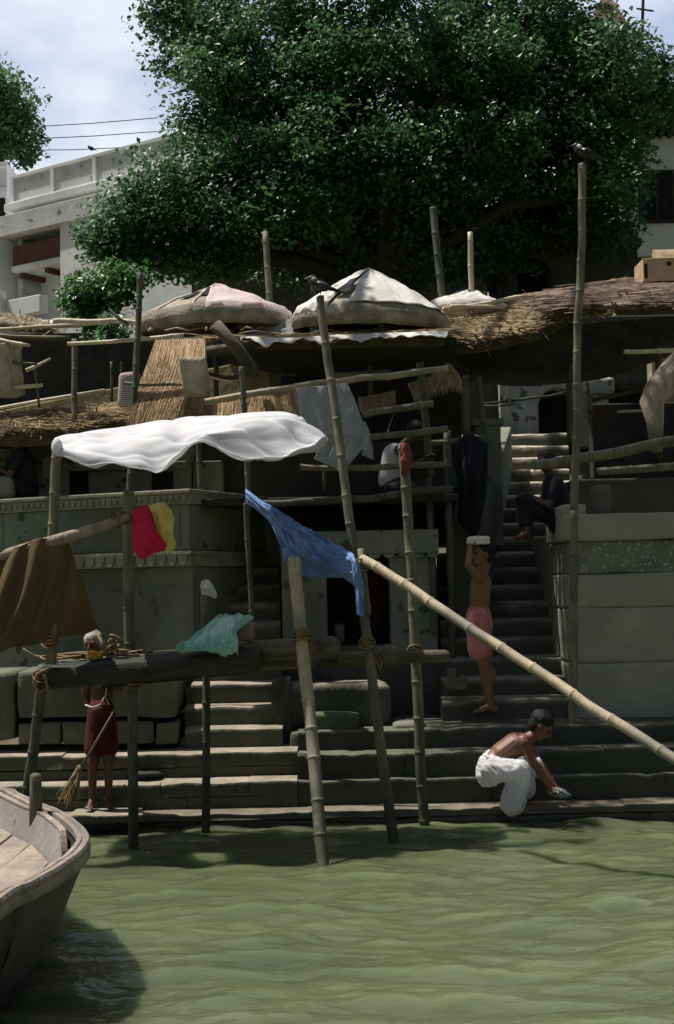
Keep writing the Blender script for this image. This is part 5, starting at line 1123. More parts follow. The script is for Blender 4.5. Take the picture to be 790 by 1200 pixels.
bx = root('carton', P(790, 325, 17.5), 'open brown box on the cane roof at the right edge', 'box')
D = 17.0; s_ = MB(); pxbox(s_, 766, 815, 302, 329, D, .5); obj('side', s_, M['carton'], bx, bev=.008)
s_ = MB(); s_.hexa([P(764, 303, D-.02), P(817, 302, D-.02), P(817, 300, D+.6), P(764, 301, D+.6)], [P(765, 294, D-.02+.1), P(817, 292, D+.08), P(817, 291, D+.6), P(765, 293, D+.6)]); obj('lid', s_, M['straw'], bx, bev=.006)
s_ = MB(); s_.tube([P(784, 309, D-.01), P(784, 309, D-.004)], .028, 12); s_.box(X(767.5, D), X(771, D), D-.01, D-.002, Z(768, 326, D), Z(768, 309, D)); obj('holes', s_, M['void'], bx)
# debris sticks on roofs
st = MB(); rnd = random.Random(77)
for _ in range(70):
    px = rnd.uniform(170, 540); D = rnd.uniform(15.2, 17.5); py = 378+(17.8-D)*7+rnd.uniform(-3, 2); a = P(px, py, D)+Vector((0, 0, .05)); d = Vector((rnd.uniform(-1, 1), rnd.uniform(-.5, .5), rnd.uniform(-.05, .10)))*rnd.uniform(.15, .6); st.tube([a, a+d*.5+Vector((0, 0, .03)), a+d], rnd.uniform(.006, .014), 5)
tag(obj('roof_sticks', st, M['bamboo_pale'], smooth=True), 'scattered pale sticks and splinters on the middle roof', 'sticks', kind='stuff')

# sky wires
for i, (a, b, lab) in enumerate([((30, 149), (185, 138), 'uppermost overhead wire in the sky at the left'), ((30, 163), (185, 154), 'middle overhead wire in the sky at the left'), ((30, 176), (140, 173), 'lowest overhead wire just over the white parapet')]):
    w = MB(); w.tube([P(*a, 34), P((a[0]+b[0])/2, (a[1]+b[1])/2+1, 34), P(*b, 34)], .011, 5); tag(obj('overhead_wire', w, M['wire']), lab, 'wire', 'overhead wires')

# ================================================================== TREES
def tree(name, base, trunk_r, blobs, label, n_leaf, seed, mt='leaf', lsize=.085, clump=.55, per=70, group=None, cat='tree'):
    rnd = random.Random(seed); rt_ = root(name, base, label, cat, group); base = Vector(base)
    cs = []; tot = sum(b[6] for b in blobs)
    for (px, py, D, rx, rz, ry, w) in blobs:
        c = P(px, py, D); ex = (m_(rx, D), ry, m_(rz, D)); k = int(n_leaf/per*w/tot)
        for _ in range(k):
            d = Vector((rnd.gauss(0, 1), rnd.gauss(0, 1), rnd.gauss(0, 1))).normalized(); r_ = rnd.random()**.42
            cs.append((c+Vector((d.x*ex[0], d.y*ex[1], d.z*ex[2]))*r_, c, r_))
    lim = MB(); cen = base+Vector((0, 0, 1)); top = sum((P(b[0], b[1], b[2]) for b in blobs), Vector())/len(blobs)
    fork = base.lerp(Vector((top.x, top.y, base.z+(top.z-base.z)*.35)), 1); tr_ = MB()
    tr_.tube([base-Vector((0, 0, .3)), base+Vector((.05, 0, .3)), base.lerp(fork, .5)+Vector((.1, 0, 0)), fork], [trunk_r*1.5, trunk_r*1.1, trunk_r*.95, trunk_r*.8], 14)
    obj('trunk', tr_, M['bark'], rt_, smooth=True)
    for (px, py, D, rx, rz, ry, w) in blobs:
        if D < 20:   # limb from the crown top out to the added, unseen shading clumps
            c = P(px, py, D); q = P(440, -90, 27); lim.tube([q, q.lerp(c, .35)+Vector((0, 0, .8)), q.lerp(c, .7)+Vector((0, 0, .7)), c], [.16, .13, .09, .04], 8); continue
        c = P(px, py, D); mid = fork.lerp(c, .5)+Vector((rnd.uniform(-.3, .3), rnd.uniform(-.3, .3), rnd.uniform(0, .5))); lim.tube([fork-Vector((0, 0, .2)), mid, c], [trunk_r*.34, trunk_r*.2, trunk_r*.09], 8)
    for i, (p, c, r_) in enumerate(cs):
        if i % 3 == 0: 
            m0 = c.lerp(p, .5)+Vector((rnd.uniform(-.2, .2), rnd.uniform(-.2, .2), rnd.uniform(-.1, .25))); lim.tube([c, m0, p], [.045, .03, .01], 5)
    obj('limbs', lim, M['bark'], rt_, smooth=True)
    vs = []; fs = []
    for (p, c, r_) in cs:
        cr = clump*rnd.uniform(.6, 1.25); sq = rnd.uniform(.55, .9)
        for _ in range(int(per*rnd.uniform(.6, 1.4))):
            d = Vector((rnd.gauss(0, 1), rnd.gauss(0, 1), rnd.gauss(0, 1))).normalized()*(rnd.random()**.5)*cr
            q = p+Vector((d.x, d.y, d.z*sq)); s = lsize*rnd.uniform(.6, 1.25)
            nrm = Vector((rnd.gauss(0, .55), rnd.gauss(-.25, .5), rnd.gauss(.75, .35))).normalized()
            ax = nrm.cross(Vector((rnd.gauss(0, 1), rnd.gauss(0, 1), rnd.gauss(0, .4)))).normalized(); bx_ = nrm.cross(ax)
            o = len(vs); f = nrm*s*.15
            vs += [tuple(q-ax*s*.75), tuple(q+bx_*s*.52-ax*s*.1+f), tuple(q+ax*s*.85), tuple(q-bx_*s*.52-ax*s*.1+f)]
            fs.append((o, o+1, o+2)); fs.append((o, o+2, o+3))
    me = bpy.data.meshes.new('crown'); me.from_pydata(vs, [], fs); me.materials.append(M[mt]); o = bpy.data.objects.new('crown', me); COL.objects.link(o)
    o.parent = rt_; o.matrix_parent_inverse = rt_.matrix_basis.inverted()
    return rt_
TB0 = P(470, 345, 27.5); TB0.z = 6.3
tree('pipal_tree', TB0, .55, [
    (270, 120, 27, 75, 95, 2.2, 1.3), (240, 40, 27.5, 80, 50, 1.8, .75), (250, 225, 26.5, 95, 70, 2.0, 1.2), (165, 255, 26, 55, 45, 1.2, .5),
    (370, 60, 28, 110, 90, 2.8, 1.8), (380, 200, 27, 120, 90, 2.8, 1.9), (500, 100, 28.5, 90, 110, 2.8, 1.6), (480, 240, 27, 110, 80, 2.8, 1.5),
    (605, 60, 28, 100, 90, 2.8, 1.9), (620, 190, 27.5, 110, 90, 2.6, 1.9), (700, 120, 27, 70, 80, 2.2, 1.0), (705, 230, 26.5, 42, 70, 1.5, .6),
    (330, 290, 27, 110, 40, 2.0, .7), (560, 290, 27.5, 110, 40, 2.0, .7), (430, 190, 24.9, 90, 50, .8, .6), (560, 180, 24.9, 90, 60, .8, .6), (420, 90, 25.5, 90, 60, 1, .6), (550, 70, 25.5, 90, 60, 1, .6), (330, 250, 25, 90, 40, .8, .5), (630, 255, 28.5, 90, 38, .8, .6), (470, 310, 26, 90, 25, .6, .35), (768, 108, 27.5, 40, 30, 1.2, .45), (670, 40, 28, 40, 40, 1.5, .4), (725, 170, 27, 40, 50, 1.3, .4), (150, 285, 26.2, 60, 35, 1.2, .5), (230, 300, 26.5, 70, 35, 1.4, .6), (440, 300, 27, 110, 40, 2, .8), (70, -310, 15.3, 120, 70, 1.0, .24), (190, -325, 15.3, 130, 75, 1.0, .27), (330, -330, 15.4, 130, 75, 1.1, .27), (440, -60, 28, 320, 70, 3, 2.2), (200, 2, 27.5, 40, 25, 1, .2)],  # near clumps above the frame are unseen, added to shade the right steps
    'huge dense dark green pipal tree filling the top of the picture', 205000, 5, lsize=.078, clump=.5)
tree('distant_tree', P(5, 260, 46), .4, [(5, 120, 46, 34, 42, 2.0, 1), (-20, 150, 46, 50, 50, 2.0, 1), (20, 165, 46, 22, 25, 1.5, .5), (-40, 90, 46, 40, 40, 2, .8)], 'dark green tree behind the white house at the left edge', 11000, 8, lsize=.13, clump=.6)
tree('leafy_shrub', P(112, 400, 24.5), .07, [(112, 345, 24.5, 36, 26, .7, 1), (95, 352, 24.5, 26, 20, .6, .5), (140, 330, 24.6, 30, 26, .7, .6), (118, 375, 24.5, 34, 20, .6, .5)], 'bright green shrub in front of the white house', 6500, 9, 'leaf2', .07, .28, 45, cat='shrub')
tree('leafy_shrub', P(130, 480, 20.5), .06, [(133, 405, 20.5, 20, 40, .6, 1)], 'dim green sapling inside the left shed opening', 900, 10, 'leaf', .07, .28, 40, cat='shrub')

# ================================================================== PEOPLE AND BIRDS
def merge(name, mb, mt, parent=None, vox=.008, sm=4):
    """overlapping closed shapes -> one continuous skin"""
    me = bpy.data.meshes.new('tmp'); me.from_pydata(mb.v, [], mb.f); bm = bmesh.new(); bm.from_mesh(me); bmesh.ops.recalc_face_normals(bm, faces=bm.faces); bm.to_mesh(me); bm.free()
    t = bpy.data.objects.new('tmp', me); COL.objects.link(t)
    r_ = t.modifiers.new('r', 'REMESH'); r_.mode = 'VOXEL'; r_.voxel_size = vox
    s = t.modifiers.new('s', 'SMOOTH'); s.factor = .5; s.iterations = sm
    bpy.context.view_layer.update(); dg = bpy.context.evaluated_depsgraph_get()
    nm = bpy.data.meshes.new_from_object(t.evaluated_get(dg)); bpy.data.objects.remove(t); bpy.data.meshes.remove(me)
    nm.name = name; nm.polygons.foreach_set('use_smooth', [True]*len(nm.polygons)); nm.materials.clear(); nm.materials.append(M[mt])
    o = bpy.data.objects.new(name, nm); COL.objects.link(o)
    if parent: o.parent = parent; o.matrix_parent_inverse = parent.matrix_basis.inverted()
    return o
def frame(f, u):
    f = f.normalized(); u = (u-f*u.dot(f)).normalized(); s = f.cross(u); return f, u, s
def head(mb, c, f, u, h=.225):
    """c = centre of skull, f = facing, u = up; h = chin to crown"""
    f, u, s = frame(f, u); B = Matrix((s, f, u)).transposed()
    mb.ball(c+u*h*.10-f*h*.03, (h*.345, h*.43, h*.40), B); mb.ball(c-u*h*.20+f*h*.10, (h*.27, h*.30, h*.30), B)
    mb.ball(c-u*h*.42+f*h*.22, (h*.15, h*.13, h*.10), B)                                   # chin
    mb.cap_(c+u*h*.08+f*h*.37, c-u*h*.13+f*h*.47, h*.045, h*.075)                           # nose
    mb.cap_(c+u*h*.11+f*h*.345-s*h*.18, c+u*h*.11+f*h*.345+s*h*.18, h*.06, h*.06)           # brow
    mb.cap_(c-u*h*.26+f*h*.38-s*h*.10, c-u*h*.26+f*h*.38+s*h*.10, h*.045, h*.045)           # lips
    for k in (-1, 1): mb.ball(c+s*k*h*.35-u*h*.02-f*h*.03, (h*.05, h*.09, h*.15), B); mb.ball(c+s*k*h*.19-u*h*.12+f*h*.24, (h*.11, h*.10, h*.11), B)
def eyes(c, f, u, parent, h=.225):
    f, u, s = frame(f, u)
    for k in (-1, 1): mb = MB(); mb.ball(c+s*k*h*.145+u*h*.01+f*h*.36, h*.05, seg=10, rings=6); obj('eye', mb, M['eye'], parent, smooth=True)
def hand(mb, w, d, palm, L_=.18, curl=.5, thumb=1):
    """w wrist, d direction of fingers, palm normal (side the fingers curl to)"""
    d = d.normalized(); palm = (palm-d*palm.dot(d)).normalized(); s = d.cross(palm)
    B = Matrix((s, d, palm)).transposed()
    mb.ball(w+d*L_*.25, (L_*.22, L_*.30, L_*.09), B)
    for i, (o, l_) in enumerate(((-.165, .36), (-.055, .42), (.055, .40), (.16, .31))):
        a = w+d*L_*.45+s*L_*o; ln = L_*l_*1.15
        d1 = (d+palm*curl*.5).normalized(); b = a+d1*ln*.45; d2 = (d+palm*curl*1.4).normalized(); c = b+d2*ln*.32; d3 = (d*.6+palm*curl*2).normalized(); e = c+d3*ln*.25
        mb.cap_(a, b, .0092, .0086, seg=8); mb.cap_(b, c, .0086, .008, seg=8); mb.cap_(c, e, .008, .007, seg=8)
    a = w+d*L_*.12-s*thumb*L_*.15; b = a+(d*.7-s*thumb*.7+palm*.4).normalized()*L_*.24; c = b+(d-s*thumb*.1+palm*.5).normalized()*L_*.18
    mb.cap_(a, b, .012, .010, seg=8); mb.cap_(b, c, .010, .0085, seg=8)
def foot(mb, ank, f, L_=.24, drop=.065):
    f = Vector((f.x, f.y, 0)).normalized(); s = f.cross(Vector((0, 0, 1))); g = Vector((0, 0, -drop)); B = Matrix((s, f, Vector((0, 0, 1)))).transposed()
    mb.ball(ank+g*.55-f*L_*.10, (.032, .045, .038), B); mb.cap_(ank+g*.1, ank+f*L_*.38+g*.62, .036, .024)
    mb.ball(ank+f*L_*.42+g*.72, (.042, .06, .018), B)
    for k in range(5): a = ank+f*L_*(.55-.012*k*k*.6)+s*(-.030+.0155*k)+g*.78; mb.cap_(a, a+f*.028, .0105 if k else .013, .009 if k else .011, seg=8)
V = Vector

# --- A: old man standing with a broom
D = 12.80; J = lambda x, y, dd=0: P(x, y, D+dd)
mo = root('person', J(120, 944), 'old grey haired man in a maroon loincloth standing behind the platform with a broom', 'person')
b = MB(); hc = J(109, 755, .0); fw = V((-.25, -1, -.12)); up = V((-.05, 0, 1))
head(b, hc, fw, up, .215); b.cap_(J(112, 766, .05), J(115, 782, .07), .055, .06)
b.cap_(J(117, 789, .07), J(120, 812, .06), .095, .105, .72, V((0, 1, 0))); b.cap_(J(104, 789, .07), J(132, 787, .07), .062, .062)
b.cap_(J(119, 805, .06), J(119, 838, .05), .10, .098, .75, V((0, 1, 0))); b.ball(J(118, 832, .02), (.095, .09, .08))
b.cap_(J(112, 850, .05), J(109, 893, -.01), .08, .055); b.cap_(J(109, 893, -.01), J(108, 938, .06), .05, .03); b.ball(J(109, 905, .06), (.045, .05, .08))
b.cap_(J(127, 850, .05), J(128, 893, .0), .08, .055); b.cap_(J(128, 893, .0), J(127, 935, .10), .05, .03); b.ball(J(128, 905, .08), (.045, .05, .08))
foot(b, J(108, 938, .06), V((-.1, -1, 0))); foot(b, J(127, 936, .10), V((.25, -1, 0)))
b.cap_(J(132, 789, .07), J(139, 806, .0), .045, .038); b.cap_(J(139, 806, .0), J(146, 803, -.18), .036, .024)      # arm up to the broom stick
hand(b, J(146, 803, -.18), V((.3, -.5, .5)), V((-.6, -.5, -.2)), .16, 1.0)
b.cap_(J(104, 789, .07), J(100, 815, .12), .045, .038); b.cap_(J(100, 815, .12), J(113, 836, .20), .036, .024); 
hand(b, J(113, 836, .20), V((.6, .3, -.4)), V((0, 1, 0)), .16, .5)
merge('body', b, 'skin_dark', mo, .0075, 3); eyes(hc, fw, up, mo, .215)
h = MB(); f_, u_, s_ = frame(fw, up); Bm = Matrix((s_, f_, u_)).transposed()
h.ball(hc+u_*.040-f_*.022, (.085, .100, .085), Bm); 
for k in (-1, 1): h.ball(hc+s_*k*.070-f_*.025+u_*.005, (.022, .05, .045), Bm)
hv = [V(v) for v in h.v]; h.v = [tuple(v+V((nz3(v, 38), nz3(v, 38, 2), nz3(v, 38, 5)))*.014) for v in hv]
merge('hair', h, 'hair_grey', mo, .008, 1)
w = MB(); w.cap_(J(119, 833, .04), J(119, 850, .05), .125, .138, .85, V((0, 1, 0)), 20); w.cap_(J(113, 850, .05), J(111, 878, .02), .095, .095); w.cap_(J(125, 850, .05), J(127, 876, .02), .095, .095); w.cap_(J(119, 848, .03), J(119, 872, .03), .12, .118, .7, V((0, 1, 0)))
merge('loincloth', w, 'red', mo, .009, 5)
w = MB(); w.tube([J(100, 826, -.06), J(108, 829, -.09), J(117, 826, -.10), J(124, 815, -.09), J(126, 800, -.06)], .0065, 6); w.tube([J(124, 818, -.09), J(128, 826, -.08)], .006, 6); w.tube([J(101, 804, -.04), J(112, 801, -.09), J(123, 803, -.08)], .006, 6)
obj('sacred_thread', w, M['thread'], mo, smooth=True)
br = root('straw_broom', J(96, 900, -.2), 'straw broom on a long stick held slanting by the old man', 'broom')
w = MB(); w.tube([J(150, 806, -.25), J(120, 857, -.28), J(93, 903, -.3)], [.010, .011, .012], 8); obj('handle', w, M['bamboo_wet'], br, smooth=True)
w = MB(); rnd = random.Random(5)
for _ in range(110):
    a = J(93+rnd.uniform(-2, 2), 900+rnd.uniform(-3, 5), -.3+rnd.uniform(-.02, .02)); e = J(80+rnd.gauss(0, 5), 936+rnd.gauss(0, 5), -.3+rnd.gauss(0, .05)); w.tube([a, a.lerp(e, .5)+V((rnd.gauss(0, .01), 0, 0)), e], [.005, .004, .002], 4)
obj('bristles', w, M['straw_old'], br)
w = MB(); w.tube([J(95, 898, -.3), J(90, 907, -.3)], .028, 10); obj('binding', w, M['rope'], br, smooth=True)

# --- B: man in rose shorts standing on the stairs, hands on a bundle over his head
D = 13.82; J = lambda x, y, dd=0: P(x, y, D+dd)
mb_ = root('person', J(570, 836), 'bare chested man in rose shorts standing on the stairs holding something over his head', 'person')
b = MB(); hc = J(566, 650, .03); fw = V((-1, -.25, .15)); up = V((-.1, 0, 1))
head(b, hc, fw, up, .215); b.cap_(J(567, 661, .03), J(565, 672, .03), .052, .058)
b.cap_(J(564, 683, .03), J(562, 705, .02), .105, .10, .85, V((0, 1, 0))); b.cap_(J(562, 703, .02), J(561, 722, .02), .092, .098, .85, V((0, 1, 0)))
b.cap_(J(560, 677, -.10), J(566, 676, .14), .055, .055)
b.cap_(J(560, 676, -.12), J(549, 662, -.20), .045, .038); b.cap_(J(549, 662, -.20), J(551, 641, -.10), .036, .026); hand(b, J(551, 641, -.10), V((.35, .15, 1)), V((1, .3, 0)), .16, .6)
b.cap_(J(566, 675, .16), J(572, 658, .28), .045, .038); b.cap_(J(572, 658, .28), J(571, 641, .14), .036, .026); hand(b, J(571, 641, .14), V((-.3, -.1, 1)), V((-1, 0, 0)), .16, .6, -1)
b.cap_(J(561, 728, -.06), J(566, 778, -.08), .085, .058); b.cap_(J(566, 778, -.08), J(574, 826, -.02), .053, .033); b.ball(J(573, 792, -.05), (.05, .048, .09))
b.cap_(J(563, 728, .10), J(570, 778, .10), .085, .058); b.cap_(J(570, 778, .10), J(576, 826, .14), .053, .033); b.ball(J(576, 792, .12), (.05, .048, .09))
foot(b, J(574, 827, -.02), V((-1, -.25, 0)), .26); foot(b, J(576, 827, .14), V((-1, .1, 0)), .26)
merge('body', b, 'skin_mid', mb_, .0075, 3); eyes(hc, fw, up, mb_, .215)
h = MB(); f_, u_, s_ = frame(fw, up); Bm = Matrix((s_, f_, u_)).transposed(); h.ball(hc+u_*.045-f_*.025, (.084, .098, .080), Bm); h.ball(hc-f_*.06-u_*.01, (.07, .05, .07), Bm); merge('hair', h, 'hair', mb_, .008, 1)
w = MB(); w.cap_(J(561, 722, .02), J(561, 735, .02), .128, .142, .9, V((0, 1, 0)), 20); w.cap_(J(560, 726, -.07), J(561, 762, -.07), .115, .108); w.cap_(J(562, 735, .10), J(565, 762, .10), .11, .105); w.cap_(J(561, 735, .02), J(562, 758, .02), .12, .12)
merge('shorts', w, 'rose', mb_, .009, 4)
tag(obj('head_bundle', rough_box(X(549, D), X(574, D), D-.14, D+.16, Z(560, 638, D), Z(560, 629, D), 6, .012, 3), M['dull_cloth'], smooth=True), 'folded pale bundle held on the head of the man on the stairs', 'bundle')

# --- C: crouching man washing a cloth
D = 12.68; J = lambda x, y, dd=0: P(x, y, D+dd)
mc = root('person', J(608, 948), 'bare backed man in white trousers crouching at the water edge', 'person')
b = MB(); hc = J(635, 851, .0); fw = V((.75, -.25, -.62)); up = V((.6, 0, .75))
head(b, hc, fw, up, .225); b.cap_(J(629, 860, .02), J(619, 866, .03), .052, .062)
b.cap_(J(610, 872, .04), J(592, 880, .04), .105, .10, 1.15, V((0, 1, 0))); b.cap_(J(594, 878, .04), J(578, 893, .03), .098, .105, 1.15, V((0, 1, 0))); b.cap_(J(604, 871, .04), J(586, 884, .04), .10, .10, 1.3, V((0, 1, 0)))
b.cap_(J(613, 868, -.15), J(612, 867, .23), .055, .055)
b.cap_(J(614, 870, -.17), J(627, 896, -.20), .047, .038); b.cap_(J(627, 896, -.20), J(644, 922, -.17), .036, .025); hand(b, J(644, 922, -.17), V((.8, .0, -.5)), V((-.2, .2, -1)), .17, .7)
b.cap_(J(615, 868, .24), J(632, 893, .25), .045, .038); b.cap_(J(632, 893, .25), J(650, 920, .12), .036, .025); hand(b, J(650, 920, .12), V((.7, -.2, -.5)), V((-.2, -.2, -1)), .17, .7, -1)
b.cap_(J(604, 930, -.09), J(599, 940, -.07), .05, .036); foot(b, J(600, 943, -.06), V((1, -.3, 0)), .25)
b.cap_(J(618, 925, .2), J(613, 936, .2), .05, .036); foot(b, J(613, 938, .2), V((1, -.1, 0)), .25)
merge('body', b, 'skin', mc, .0075, 3); eyes(hc, fw, up, mc, .225)
h = MB(); f_, u_, s_ = frame(fw, up); Bm = Matrix((s_, f_, u_)).transposed(); h.ball(hc+u_*.046-f_*.030, (.094, .114, .092), Bm); h.ball(hc-f_*.055-u_*.008, (.086, .062, .082), Bm)
hv = [V(v) for v in h.v]; h.v = [tuple(v+V((nz3(v, 30), nz3(v, 30, 2), nz3(v, 30, 5)))*.012) for v in hv]; merge('hair', h, 'hair', mc, .008, 1)
w = MB(); w.cap_(J(577, 895, .03), J(574, 905, .03), .118, .13, 1.15, V((0, 1, 0)), 20)
w.cap_(J(578, 902, -.07), J(610, 903, -.17), .115, .085); w.cap_(J(611, 902, -.17), J(606, 925, -.12), .085, .095); w.cap_(J(606, 922, -.12), J(601, 941, -.10), .10, .112)
w.cap_(J(580, 900, .14), J(617, 893, .24), .11, .08); w.cap_(J(617, 893, .24), J(616, 925, .20), .08, .085)
t = merge('trousers', w, 'white_cloth', mc, .009, 3)
for v in t.data.vertices: v.co += v.normal*(.016*noise.noise(Vector((v.co.x*9, v.co.y*9, v.co.z*16)))+.022*abs(noise.noise(Vector((v.co.x*22+v.co.z*20, v.co.y*12, v.co.z*9)))))
w = MB(); w.tube([J(568, 884, -.09), J(578, 892, -.12), J(590, 899, -.12), J(600, 901, -.1)], .014, 8); obj('waistband', w, M['white_cloth'], mc, smooth=True)
w = MB(); w.tube([J(630, 888, -.24), J(634, 894, -.24), J(637, 898, -.23)], [.014, .016, .009], 8); obj('armband', w, M['white_cloth'], mc, smooth=True)

# --- D: dark skinned person in a white vest bending over on the centre deck
D = 14.95; J = lambda x, y, dd=0: P(x, y, D+dd)
md = root('person', J(460, 585), 'dark skinned person in a white vest leaning right behind the deck rails', 'person')
b = MB(); hc = J(487, 507, -.02); fw = V((.9, -.2, -.6)); up = V((.6, 0, .8)); head(b, hc, fw, up, .215)
b.cap_(J(479, 516, 0), J(470, 525, 0), .05, .06); b.cap_(J(465, 532, 0), J(460, 560, .02), .11, .11, .9, V((0, 1, 0))); b.cap_(J(467, 527, -.14), J(468, 527, .15), .05, .05)
b.cap_(J(469, 529, -.15), J(485, 546, -.15), .044, .037); b.cap_(J(485, 546, -.15), J(497, 538, -.2), .036, .025); hand(b, J(497, 538, -.2), V((.8, -.2, .4)), V((0, -.5, -1)), .16, .8)
b.cap_(J(470, 528, .15), J(486, 548, .2), .044, .037); b.cap_(J(486, 548, .2), J(500, 548, .1), .036, .025); hand(b, J(500, 548, .1), V((1, 0, .1)), V((0, 0, -1)), .16, .8, -1)
b.cap_(J(460, 562, .02), J(461, 572, .02), .115, .12); b.cap_(J(459, 574, -.05), J(482, 570, -.16), .08, .06); b.cap_(J(482, 570, -.16), J(480, 584, -.14), .05, .04); b.cap_(J(462, 574, .1), J(486, 571, .15), .08, .06); b.cap_(J(486, 571, .15), J(484, 584, .15), .05, .04)
foot(b, J(480, 578, -.14), V((1, -.2, 0))); foot(b, J(484, 578, .15), V((1, 0, 0)))
merge('body', b, 'skin_dark', md, .009, 3); eyes(hc, fw, up, md)
h = MB(); f_, u_, s_ = frame(fw, up); Bm = Matrix((s_, f_, u_)).transposed(); h.ball(hc+u_*.042-f_*.028, (.088, .102, .086), Bm); merge('hair', h, 'hair', md, .008, 1)
w = MB(); w.cap_(J(462, 533, 0), J(457, 562, .02), .125, .13, .9, V((0, 1, 0)), 20); merge('vest', w, 'white_cloth', md, .009, 3)
w = MB(); w.cap_(J(460, 570, .02), J(461, 577, .02), .13, .13); w.cap_(J(460, 574, -.05), J(478, 571, -.14), .095, .075); w.cap_(J(462, 574, .1), J(482, 571, .14), .095, .075); merge('dark_wrap', w, 'navy', md, .01, 3)
cloth('white_rag', [[(462, 484, 14.7), (458, 496, 14.68)], [(457, 496, 14.7), (455, 505, 14.66)], [(453, 508, 14.7), (460, 510, 14.7)]], 'sheer', 'thin twisted white rag dangling above the white vest', 'rag', 8, 12, wr(.03, (3, 3), 61))

# --- E: person sitting in slate shirt beside the stairs, F: person in dark clothes on the left terrace
def sitter(px, py, D, label, top, mt_skin, s=1., mir=1, cat='person'):
    o = P(px, py, D); r_ = root('person', o, label, cat); Q = lambda x, y, z: o+V((x*mir, y, z))*s
    b = MB(); hc = Q(.12, -.05, .76); fw = V((.8*mir, -.6, -.2)); up = V((.1*mir, 0, 1)); head(b, hc, fw, up, .215*s)
    b.cap_(Q(.09, -.02, .66), Q(.05, 0, .58), .05*s, .06*s); b.cap_(Q(.03, 0, .50), Q(-.02, .02, .18), .105*s, .115*s); b.cap_(Q(.03, -.17, .53), Q(.03, .17, .53), .05*s, .05*s)
    for k in (-1, 1):
        b.cap_(Q(-.02, k*.09, .10), Q(.36, k*.13, .36), .08*s, .06*s); b.cap_(Q(.36, k*.13, .36), Q(.33, k*.13, -.02), .055*s, .035*s); foot(b, Q(.33, k*.13, .0), V((.9*mir, -.4, 0)), .24*s)
        b.cap_(Q(.03, k*.19, .52), Q(.12, k*.24, .28), .044*s, .037*s); b.cap_(Q(.12, k*.24, .28), Q(.33, k*.12, .40), .036*s, .026*s); hand(b, Q(.33, k*.12, .40), V((mir*.9, -k*.3, 0)), V((0, 0, -1)), .16*s, .6, k)
    merge('body', b, mt_skin, r_, .010, 3); eyes(hc, fw, up, r_, .215*s)
    h = MB(); f_, u_, s_ = frame(fw, up); Bm = Matrix((s_, f_, u_)).transposed(); h.ball(hc+u_*.04*s-f_*.026*s, (.088*s, .102*s, .088*s), Bm); merge('hair', h, 'hair', r_, .008, 1)
    w = MB(); w.cap_(Q(.035, 0, .50), Q(-.02, .02, .16), .122*s, .135*s, seg=18); w.cap_(Q(.03, -.17, .53), Q(.03, .17, .53), .062*s, .062*s)
    for k in (-1, 1): w.cap_(Q(.03, k*.19, .52), Q(.09, k*.225, .36), .058*s, .055*s)
    merge('shirt', w, top, r_, .010, 4)
    w = MB()
    for k in (-1, 1): w.cap_(Q(-.02, k*.09, .11), Q(.36, k*.13, .36), .10*s, .075*s); w.cap_(Q(.36, k*.13, .36), Q(.34, k*.13, .12), .072*s, .068*s)
    w.cap_(Q(-.02, -.06, .10), Q(-.02, .06, .10), .13*s, .13*s); merge('trousers', w, 'navy', r_, .010, 4)
    return r_
sitter(654, 624, 14.5, 'shadowy person in dark clothes sitting at the right side of the stairs', 'navy', 'skin_dark', .96, -1)
sitter(30, 586, 15.75, 'shadowy person in dark clothes sitting on the left terrace', 'navy', 'skin_dark', .95, -1)
tag(obj('striped_bundle', rough_box(X(143, 15.2), X(166, 15.2), 15.1, 15.5, Z(150, 478, 15.2), Z(150, 438, 15.2), 7, .035, 19), M['stripe'], smooth=True), 'striped pinkish cloth bundle just left of the big reed mat', 'bundle')
for k, (a, c, yt, yb, D) in enumerate([(-10, 18, 560, 585, 15.6), (52, 62, 535, 562, 16.2), (-12, 12, 538, 556, 16.2)]):
    tag(obj('terrace_stone', rough_box(X(a, D), X(c, D), D-.1, D+.2, Z(a, yb, D), Z(a, yt, D), 5, .03, k+60), M['plaster'], smooth=True), ['low grey boulder on the left terrace at the picture edge', 'slim grey stone standing behind the seated dark figure', 'higher grey boulder at the far left'][k], 'stone')
# orange cloth scrap right shed
cloth('orange_cloth', [[(688, 482, 16.6), (696, 483, 16.6), (704, 482, 16.6)], [(690, 486, 16.5), (698, 487, 16.5), (704, 485, 16.5)]], 'red_cloth', 'small orange red scrap of cloth in the right shed', 'cloth', 10, 4, wr(.02, (3, 1), 63))

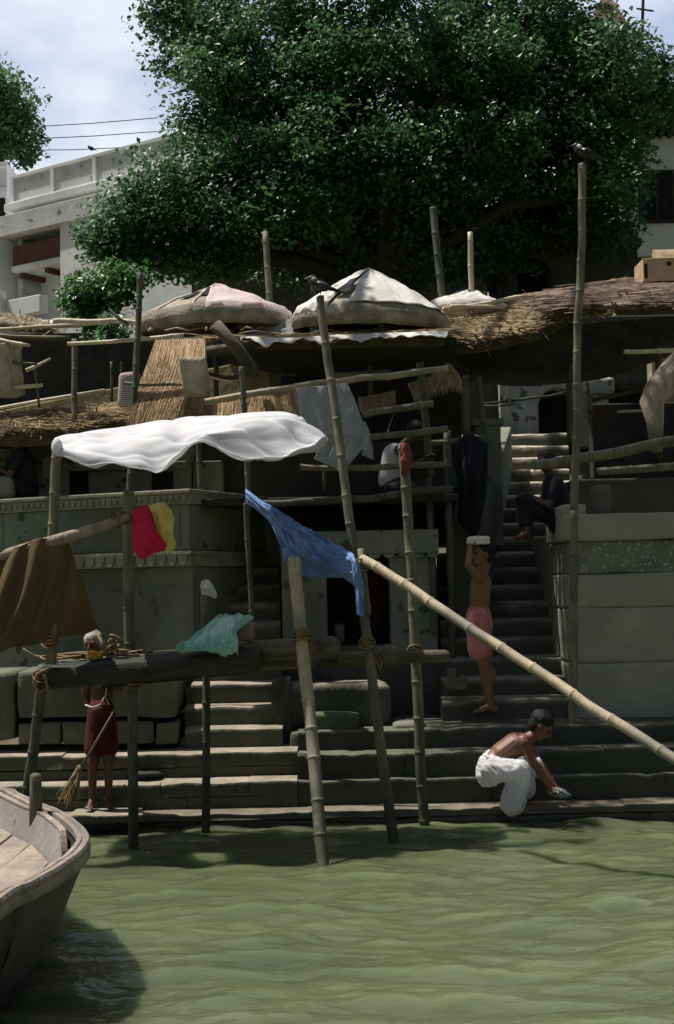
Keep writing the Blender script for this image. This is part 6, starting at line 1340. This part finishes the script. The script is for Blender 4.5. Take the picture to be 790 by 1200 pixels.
# --- crows
def crow(px, py, D, s, label, yaw=0., g='crow_grey', first=None):
    o = P(px, py, D); r_ = root('crow', o, label, 'crow', 'crows perched on the bamboo poles'); T = Matrix.Rotation(yaw, 3, 'Z')
    Q = lambda x, y, z: o+(T @ V((x, y, z)))*s
    B = T @ Matrix.Rotation(-.35, 3, 'Y') @ Matrix.Identity(3); Bt = T @ Matrix.Rotation(.22, 3, 'Y')
    b = MB(); b.ball(Q(-.01, 0, .115), (.105*s, .055*s, .058*s), T @ Matrix.Rotation(.38, 3, 'Y')); b.ball(Q(-.085, 0, .165), (.05*s, .042*s, .05*s)); b.ball(Q(-.115, 0, .205), (.036*s, .030*s, .032*s))
    b.cap_(Q(-.10, 0, .15), Q(-.115, 0, .20), .04*s, .03*s); b.cap_(Q(.05, 0, .09), Q(.16, 0, .055), .035*s, .018*s, .5, T @ V((0, 0, 1)))
    merge('body', b, 'crow', r_, .006*s, 2)
    w = MB(); w.add([Q(-.14, -.012, .213), Q(-.14, .012, .213), Q(-.14, 0, .224), Q(-.14, 0, .196), Q(-.195, 0, .198)], [(0, 2, 4), (2, 1, 4), (1, 3, 4), (3, 0, 4), (0, 3, 1, 2)]); obj('beak', w, M['crow'], r_)
    w = MB(); w.ball(Q(-.085, 0, .178), (.046*s, .0445*s, .040*s), T @ Matrix.Rotation(.9, 3, 'Y')); obj('grey_neck', w, M[g], r_, smooth=True)
    for k in (-1, 1):
        w = MB(); w.add([Q(-.07, k*.045, .155), Q(.0, k*.060, .150), Q(.09, k*.05, .105), Q(.21, k*.022, .055), Q(.20, k*.018, .045), Q(.07, k*.055, .075), Q(-.03, k*.058, .105)], [(0, 1, 6), (1, 2, 5, 6), (2, 3, 4, 5)]); obj('wing', w, M['crow'], r_, smooth=True, solid=.014*s)
    w = MB(); w.add([Q(.12, -.022, .07), Q(.12, .022, .07), Q(.265, .030, .03), Q(.265, -.030, .03)], [(0, 1, 2, 3)]); obj('tail', w, M['crow'], r_, solid=.01*s)
    w = MB()
    for k in (-1, 1):
        w.tube([Q(.0, k*.022, .07), Q(-.012, k*.022, .035), Q(-.005, k*.022, .0)], .0055*s, 6)
        for a in (-.6, 0, .6, math.pi): w.tube([Q(-.005, k*.022, .003), Q(-.005-.035*math.cos(a), k*.022+.02*math.sin(a), .0)], .004*s, 5)
    obj('legs', w, M['crow'], r_)
crow(377, 347, 12.34, .78, 'large black crow with grey neck perched on the leaning bamboo pole')
crow(687, 190, 13.45, .8, 'smaller crow with pale neck on top of the very tall mast', 0, 'dull_cloth')
for i, (px, py, lab) in enumerate([(107, 176, 'tiny dark bird sitting on the wire over the white parapet'), (49, 162, 'tiny dark bird sitting on the middle overhead wire')]):
    w = MB(); c = P(px, py-2, 34); w.ball(c, (.07, .04, .05), Matrix.Rotation(.4, 3, 'Y')); w.ball(c+V((-.06, 0, .045)), .03); w.cap_(c+V((.04, 0, -.01)), c+V((.13, 0, -.05)), .02, .008)
    tag(obj('small_bird', w, M['crow'], smooth=True), lab, 'bird', 'birds on the wires')
